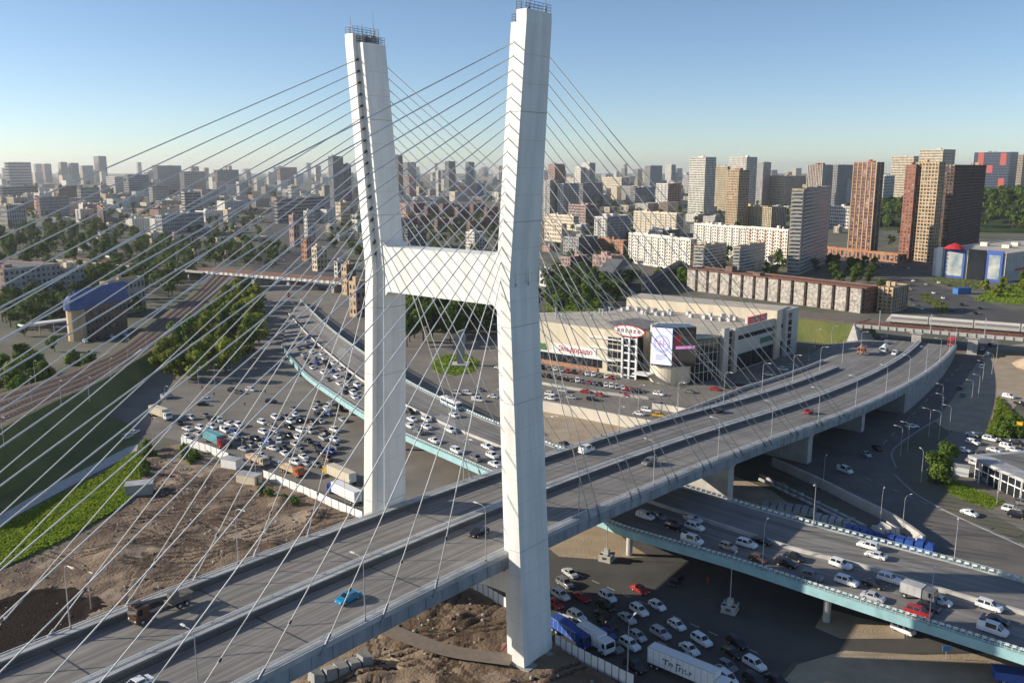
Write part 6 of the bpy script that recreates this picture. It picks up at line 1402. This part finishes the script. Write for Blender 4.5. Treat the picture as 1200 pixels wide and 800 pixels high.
# ------------------------------------------------------------------ trees
LG = [leafmat('leaf_mid', (.06, .11, .016), (.15, .22, .035)), leafmat('leaf_dark', (.045, .082, .016), (.12, .17, .035)), leafmat('leaf_yellowish', (.13, .165, .016), (.27, .30, .04))]
def tree_proto(seed, lm, H=12.0, W=4.2, n=1500, base=.22, leaf=.42, rf=1.0, nc=13):
    rnd = random.Random(seed); r = bpy.data.objects.new('tree', None); COL.objects.link(r)
    b = MB(); b.tube((0, 0, -.3), (0, 0, H*.35), .30, .2, 7); b.tube((0, 0, H*.35), (rnd.uniform(-.4, .4), rnd.uniform(-.4, .4), H*.8), .2, .05, 6)
    cl = []
    for k in range(nc):
        t = rnd.uniform(0, 2*math.pi); u = rnd.uniform(.0, 1)**.6; zz = rnd.uniform(base+.06, .93); prof = math.sin(math.pi*min(1, max(.08, (zz-base+.1)/(1.06-base))))**.7
        c = Vector((math.cos(t)*W*u*prof*.8, math.sin(t)*W*u*prof*.8, zz*H)); cl.append((c, rnd.uniform(.28, .48)*W*rf))
        b.tube((0, 0, H*min(.6, zz*.55)), c, .09, .03, 4)
    b.build('trunk', M_bark, r)
    b = MB()
    for k in range(n):
        c, rad = rnd.choice(cl); d = Vector((rnd.gauss(0, 1), rnd.gauss(0, 1), rnd.gauss(0, .85))).normalized(); p = c+d*rad*(rnd.random()**.3)*rnd.uniform(.85, 1.12)
        nn = (d+Vector((rnd.uniform(-.7, .7), rnd.uniform(-.7, .7), rnd.uniform(-.2, .9)))).normalized(); u = nn.orthogonal().normalized(); v = nn.cross(u); s = leaf*rnd.uniform(.6, 1.35)
        b.quad(p-u*s-v*s*.6, p+u*s-v*s*.6, p+u*s*.7+v*s*.7, p-u*s*.7+v*s*.7)
    b.build('crown', lm, r); return r
TP = [tree_proto(1, LG[0]), tree_proto(2, LG[0], 11, 4.8, 1700), tree_proto(3, LG[1], 12, 4.5, 1500), tree_proto(4, LG[1], 13, 4.0, 1500), tree_proto(5, LG[2], 11, 4.6, 1600), tree_proto(6, LG[2], 9, 4.6, 1500, .12), tree_proto(7, LG[0], 5, 3.4, 900, .02, .34), tree_proto(8, LG[0], 13, 4.6, 4200, .08, .34, 1.25, 18)]
tused = set()
def tree(px, py, k, sc, label, group, z=0.0, cat='tree', pos=None):
    p = pos if pos is not None else G(px, py, z); s = TP[k]; a = random.uniform(0, 6.28)
    if k not in tused:
        tused.add(k); s.location = p; s.rotation_euler = (0, 0, a); s.scale = (sc,)*3; tag(s, label, cat, group); return s
    return copy_tree(s, p, a, sc, label, group, cat)
GN = {}
def spread(poly, n, world=False):
    pl = poly if world else [G(x, y, 0) for x, y in poly]; xs = [q[0] for q in pl]; ys = [q[1] for q in pl]; tr = 0; got = []
    dmin = math.sqrt((max(xs)-min(xs))*(max(ys)-min(ys))/n)*.5
    while len(got) < n and tr < 3000:
        tr += 1; x = random.uniform(min(xs), max(xs)); y = random.uniform(min(ys), max(ys))
        if not inpoly(x, y, pl) or any((x-a)**2+(y-c)**2 < dmin*dmin for a, c in got): continue
        got.append((x, y))
    return got
def grove(poly, n, ks, sc, label, group, z=0.0):
    """trees spread evenly over the ground area that the photo polygon covers, named from left to right"""
    got = sorted(spread(poly, n), key=lambda q: q[0]/q[1])
    for k, (x, y) in enumerate(got):
        tree(0, 0, random.choice(ks), random.uniform(*sc), '%s, %s from the left' % (label, ordinal(k+1)), group, pos=Vector((x, y, z)))
WOOD = {}
def wood(key, pts, sc, leafs=110, leaf=.8):
    """far trees that read as one mass"""
    b = WOOD.setdefault(key, (MB(), MB()))
    for x, y, z in pts:
        s = random.uniform(*sc); H = 11*s; W = 4.4*s; b[1].tube((x, y, z-.5), (x, y, z+H*.5), .3*s, .15*s, 5)
        cl = [Vector((x+random.uniform(-.5, .5)*W, y+random.uniform(-.5, .5)*W, z+H*random.uniform(.35, .82))) for q in range(6)]
        for k in range(leafs):
            c = random.choice(cl); d = Vector((random.gauss(0, 1), random.gauss(0, 1), random.gauss(0, .9))).normalized(); q = c+d*W*.5*random.uniform(.6, 1.1)
            nn = (d+Vector((random.uniform(-.6, .6), random.uniform(-.6, .6), random.uniform(0, .8)))).normalized(); u = nn.orthogonal().normalized(); v = nn.cross(u); r = leaf*s*random.uniform(.6, 1.3)
            b[0].quad(q-u*r-v*r*.6, q+u*r-v*r*.6, q+u*r*.7+v*r*.7, q-u*r*.7+v*r*.7)
grove([(182, 440), (200, 420), (240, 385), (265, 355), (300, 350), (304, 405), (270, 442), (225, 452)], 46, [4, 5, 4, 0], (1.05, 1.5), 'yellow green tree in the dense grove by the square', 'trees of the yellow green grove')
grove([(476, 408), (482, 375), (520, 364), (600, 364), (625, 372), (590, 388), (530, 402)], 44, [2, 3, 2, 0], (1.2, 1.7), 'dark green tree in the belt behind the crossbeam', 'trees behind the crossbeam')
grove([(-10, 320), (-10, 275), (50, 272), (130, 275), (140, 300), (100, 310), (60, 318)], 46, [0, 1, 2, 3], (1.2, 1.8), 'green tree in the leafy quarter at the far left', 'trees of the far left quarter')
grove([(-30, 476), (-20, 440), (30, 430), (62, 446), (50, 468), (10, 485)], 16, [0, 1, 4], (.8, 1.2), 'bushy green tree in front of the station forecourt at left', 'trees by the station forecourt')
tree(64, 412, 1, .75, 'rounded single tree left of the station building', None); tree(88, 428, 6, 1.5, 'bright low bush before the station building', None); tree(104, 430, 6, 1.4, 'low round bush right of the bright bush by the station', None)
grove([(10, 400), (30, 368), (85, 358), (88, 375), (60, 385)], 10, [0, 2, 6], (.7, 1.0), 'tree between the long grey block and the white canopy', 'trees by the white canopy')
grove([(100, 330), (140, 312), (170, 320), (165, 345), (110, 360)], 14, [0, 1, 2], (.8, 1.1), 'tree behind the blue roofed station at left', 'trees behind the station')
grove([(640, 365), (640, 342), (670, 330), (730, 342), (720, 360), (690, 366)], 14, [0, 2, 1], (.9, 1.4), 'tree on the slope behind the mall', 'trees behind the mall')
grove([(752, 330), (800, 322), (812, 332), (800, 340)], 7, [1, 0], (.8, 1.1), 'tree at the foot of the long white block', 'trees below the long white block')
grove([(964, 335), (966, 312), (1000, 312), (1035, 322), (1030, 332), (1000, 338)], 18, [2, 3, 0], (.9, 1.2), 'dark tree beside the big grey tower', 'trees by the big grey tower')
tree(1031, 340, 5, .9, 'single bright green tree before the far boulevard', None); tree(905, 325, 5, 1.0, 'bright green tree at the foot of the big grey tower', None); tree(898, 322, 0, .9, 'green tree left of the big grey tower foot', None)
tree(1105, 566, 7, .95, 'big round leafy tree by the bypass road kerb', None)
grove([(1145, 340), (1165, 332), (1210, 330), (1210, 345), (1170, 350)], 10, [6, 5, 0], (.7, 1.0), 'bush on the lawn below the shopping centre', 'bushes below the shopping centre')
grove([(1160, 505), (1170, 490), (1195, 500), (1200, 512), (1175, 516)], 6, [6], (.6, .9), 'low bush on the green wedge by the dirt lot', 'bushes on the green wedge')
def hillz(x, y):
    r = math.hypot((x-hc.x-120)/1.1, (y-hc.y-140)/.62)
    for (r0, z0), (r1, z1) in zip([(5, 41), (70, 39), (150, 33), (240, 22), (330, 9)], [(70, 39), (150, 33), (240, 22), (330, 9), (420, -1)]):
        if r <= r1: return z0+(z1-z0)*max(0, (r-r0)/(r1-r0))-.3
    return 0
pts = []
for k in range(420):
    t = random.uniform(math.pi*.75, math.pi*1.9); r = random.uniform(40, 400); x = hc.x+120+1.1*r*math.cos(t); y = hc.y+140+.62*r*math.sin(t)
    pts.append((x, y, hillz(x, y)))
wood('hill', pts, (1.5, 2.4), 130, .75)
for poly, n in (([(95, 345), (110, 322), (180, 312), (235, 325), (200, 350), (178, 345), (170, 372), (150, 372)], 70), ([(-10, 372), (20, 354), (88, 352), (92, 368), (60, 386), (20, 388)], 46), ([(100, 300), (200, 285), (330, 296), (330, 318), (200, 306)], 60), ([(-20, 335), (-20, 268), (130, 268), (190, 285), (180, 300), (100, 312), (105, 335)], 130), ([(100, 312), (180, 306), (240, 318), (200, 345), (170, 325), (110, 360)], 45), ([(640, 372), (640, 325), (700, 318), (745, 330), (720, 362)], 70), ([(170, 300), (250, 290), (340, 300), (300, 312)], 26), ([(-10, 262), (0, 240), (300, 236), (300, 262), (130, 272)], 170), ([(130, 290), (150, 262), (300, 250), (270, 300), (200, 296)], 60), ([(270, 300), (285, 262), (310, 255), (300, 300)], 14), ([(385, 290), (390, 262), (470, 262), (470, 300), (430, 310)], 60), ([(478, 320), (480, 250), (600, 250), (600, 320), (530, 322)], 130),
                ([(640, 300), (640, 240), (800, 236), (1000, 250), (1000, 268), (900, 270), (800, 262), (740, 300)], 190), ([(1000, 292), (1000, 255), (1135, 250), (1135, 290)], 60), ([(660, 312), (740, 300), (740, 330), (670, 330)], 26), ([(820, 300), (930, 300), (960, 320), (830, 322)], 30)):
    wood('city', [(x, y, 0) for x, y in spread(poly, n)], (.9, 1.5))
for poly, n in (([(-40, 238), (-40, 211), (470, 211), (470, 238)], 190), ([(480, 238), (480, 211), (1240, 211), (1240, 238)], 230)):
    wood('far', [(x, y, 0) for x, y in spread(poly, n)], (1.6, 2.8), 60, 1.3)
for key, lab in (('hill', 'dark green wood covering the hill at the right edge'), ('city', 'dark green trees growing between the city blocks'), ('far', 'hazy dark trees between the farthest blocks')):
    o = WOOD[key][0].build('woodland', LG[1]); tag(o, lab, 'trees', kind='stuff'); WOOD[key][1].build('trunks', M_bark, o, kind='stuff')
grove([(166, 540), (172, 526), (180, 540), (170, 560)], 4, [6], (.5, .8), 'bush by the cabin at the meadow end', 'bushes at the meadow end')
grove([(214, 530), (236, 540), (228, 548), (212, 540)], 5, [6], (.5, .75), 'bush along the hoarding by the building site', 'bushes along the hoarding')
grove([(300, 575), (320, 582), (350, 594), (330, 590)], 4, [6], (.4, .6), 'bush below the second hoarding', 'bushes below the hoarding')
# ------------------------------------------------------------------ people
def person_mesh():
    me = bpy.data.meshes.new('skel')
    v = [(0, 0, .95), (0, 0, 1.2), (0, 0, 1.45), (0, 0, 1.55), (0, .02, 1.68), (.1, 0, .9), (.11, .05, .5), (.12, .02, .08), (.12, .14, .04), (-.1, 0, .9), (-.11, -.06, .5), (-.12, -.16, .1), (-.12, -.05, .04), (.2, 0, 1.42), (.25, .04, 1.12), (.24, .14, .88), (-.2, 0, 1.42), (-.25, -.05, 1.12), (-.24, .04, .88)]
    e = [(0, 1), (1, 2), (2, 3), (3, 4), (0, 5), (5, 6), (6, 7), (7, 8), (0, 9), (9, 10), (10, 11), (11, 12), (2, 13), (13, 14), (14, 15), (2, 16), (16, 17), (17, 18)]
    rr = [.16, .15, .16, .06, .11, .1, .075, .05, .05, .1, .075, .05, .05, .07, .05, .04, .07, .05, .04]
    me.from_pydata(v, e, []); o = bpy.data.objects.new('skel', me); COL.objects.link(o)
    m = o.modifiers.new('s', 'SKIN'); sl = me.skin_vertices[0]
    for i, r in enumerate(rr): sl.data[i].radius = (r, r)
    sl.data[0].use_root = True
    o.modifiers.new('d', 'SUBSURF').levels = 1
    dg = bpy.context.evaluated_depsgraph_get(); out = bpy.data.meshes.new_from_object(o.evaluated_get(dg)); bpy.data.objects.remove(o); return out
PM = person_mesh(); skin = mat('skin', (.45, .28, .2), .7)
for k, (px, py, c, lab) in enumerate([(237, 456, (.03, .03, .035), 'person in dark clothes walking at the upper left of the square'), (242, 456, (.35, .05, .05), 'person in a red top walking beside another in the square'), (251, 464, (.04, .05, .08), 'person in dark blue walking across the square'), (299, 500, (.5, .5, .48), 'person in a pale shirt standing among the jam'), (311, 461, (.03, .03, .03), 'person in black at the upper edge of the square'), (287, 476, (.08, .07, .06), 'person in brown crossing the square'), (385, 518, (.03, .03, .03), 'person in dark clothes walking near the viaduct columns'), (829, 684, (.4, .05, .03), 'person in a red jacket on the dark lower road')]):
    me = PM.copy(); me.materials.clear(); me.materials.append(mat('clothes_%d' % k, c, .9)); me.materials.append(skin)
    for p in me.polygons:
        if p.center.z > 1.56 or (p.center.z < .92 and abs(p.center.x) > .2): p.material_index = 1
    o = link('person', me); o.location = G(px, py, .03); o.rotation_euler = (0, 0, random.uniform(0, 6)); tag(o, lab, 'person')
# ------------------------------------------------------------------ haze
b = MB(); b.prism([(-15600, -900), (15600, -900), (15600, 15600), (-15600, 15600)], -2.5, 170)
hz = bpy.data.materials.new('haze'); hz.use_nodes = True; hz.node_tree.nodes.clear()
ho = hz.node_tree.nodes.new('ShaderNodeOutputMaterial'); hv = hz.node_tree.nodes.new('ShaderNodeVolumePrincipled')
hv.inputs['Color'].default_value = (.88, .90, .93, 1); hv.inputs['Density'].default_value = HAZE; hv.inputs['Anisotropy'].default_value = 0.3
hz.node_tree.links.new(hv.outputs[0], ho.inputs['Volume'])
tag(b.build('haze', hz), 'thin pale summer haze over the city', 'haze', kind='stuff')
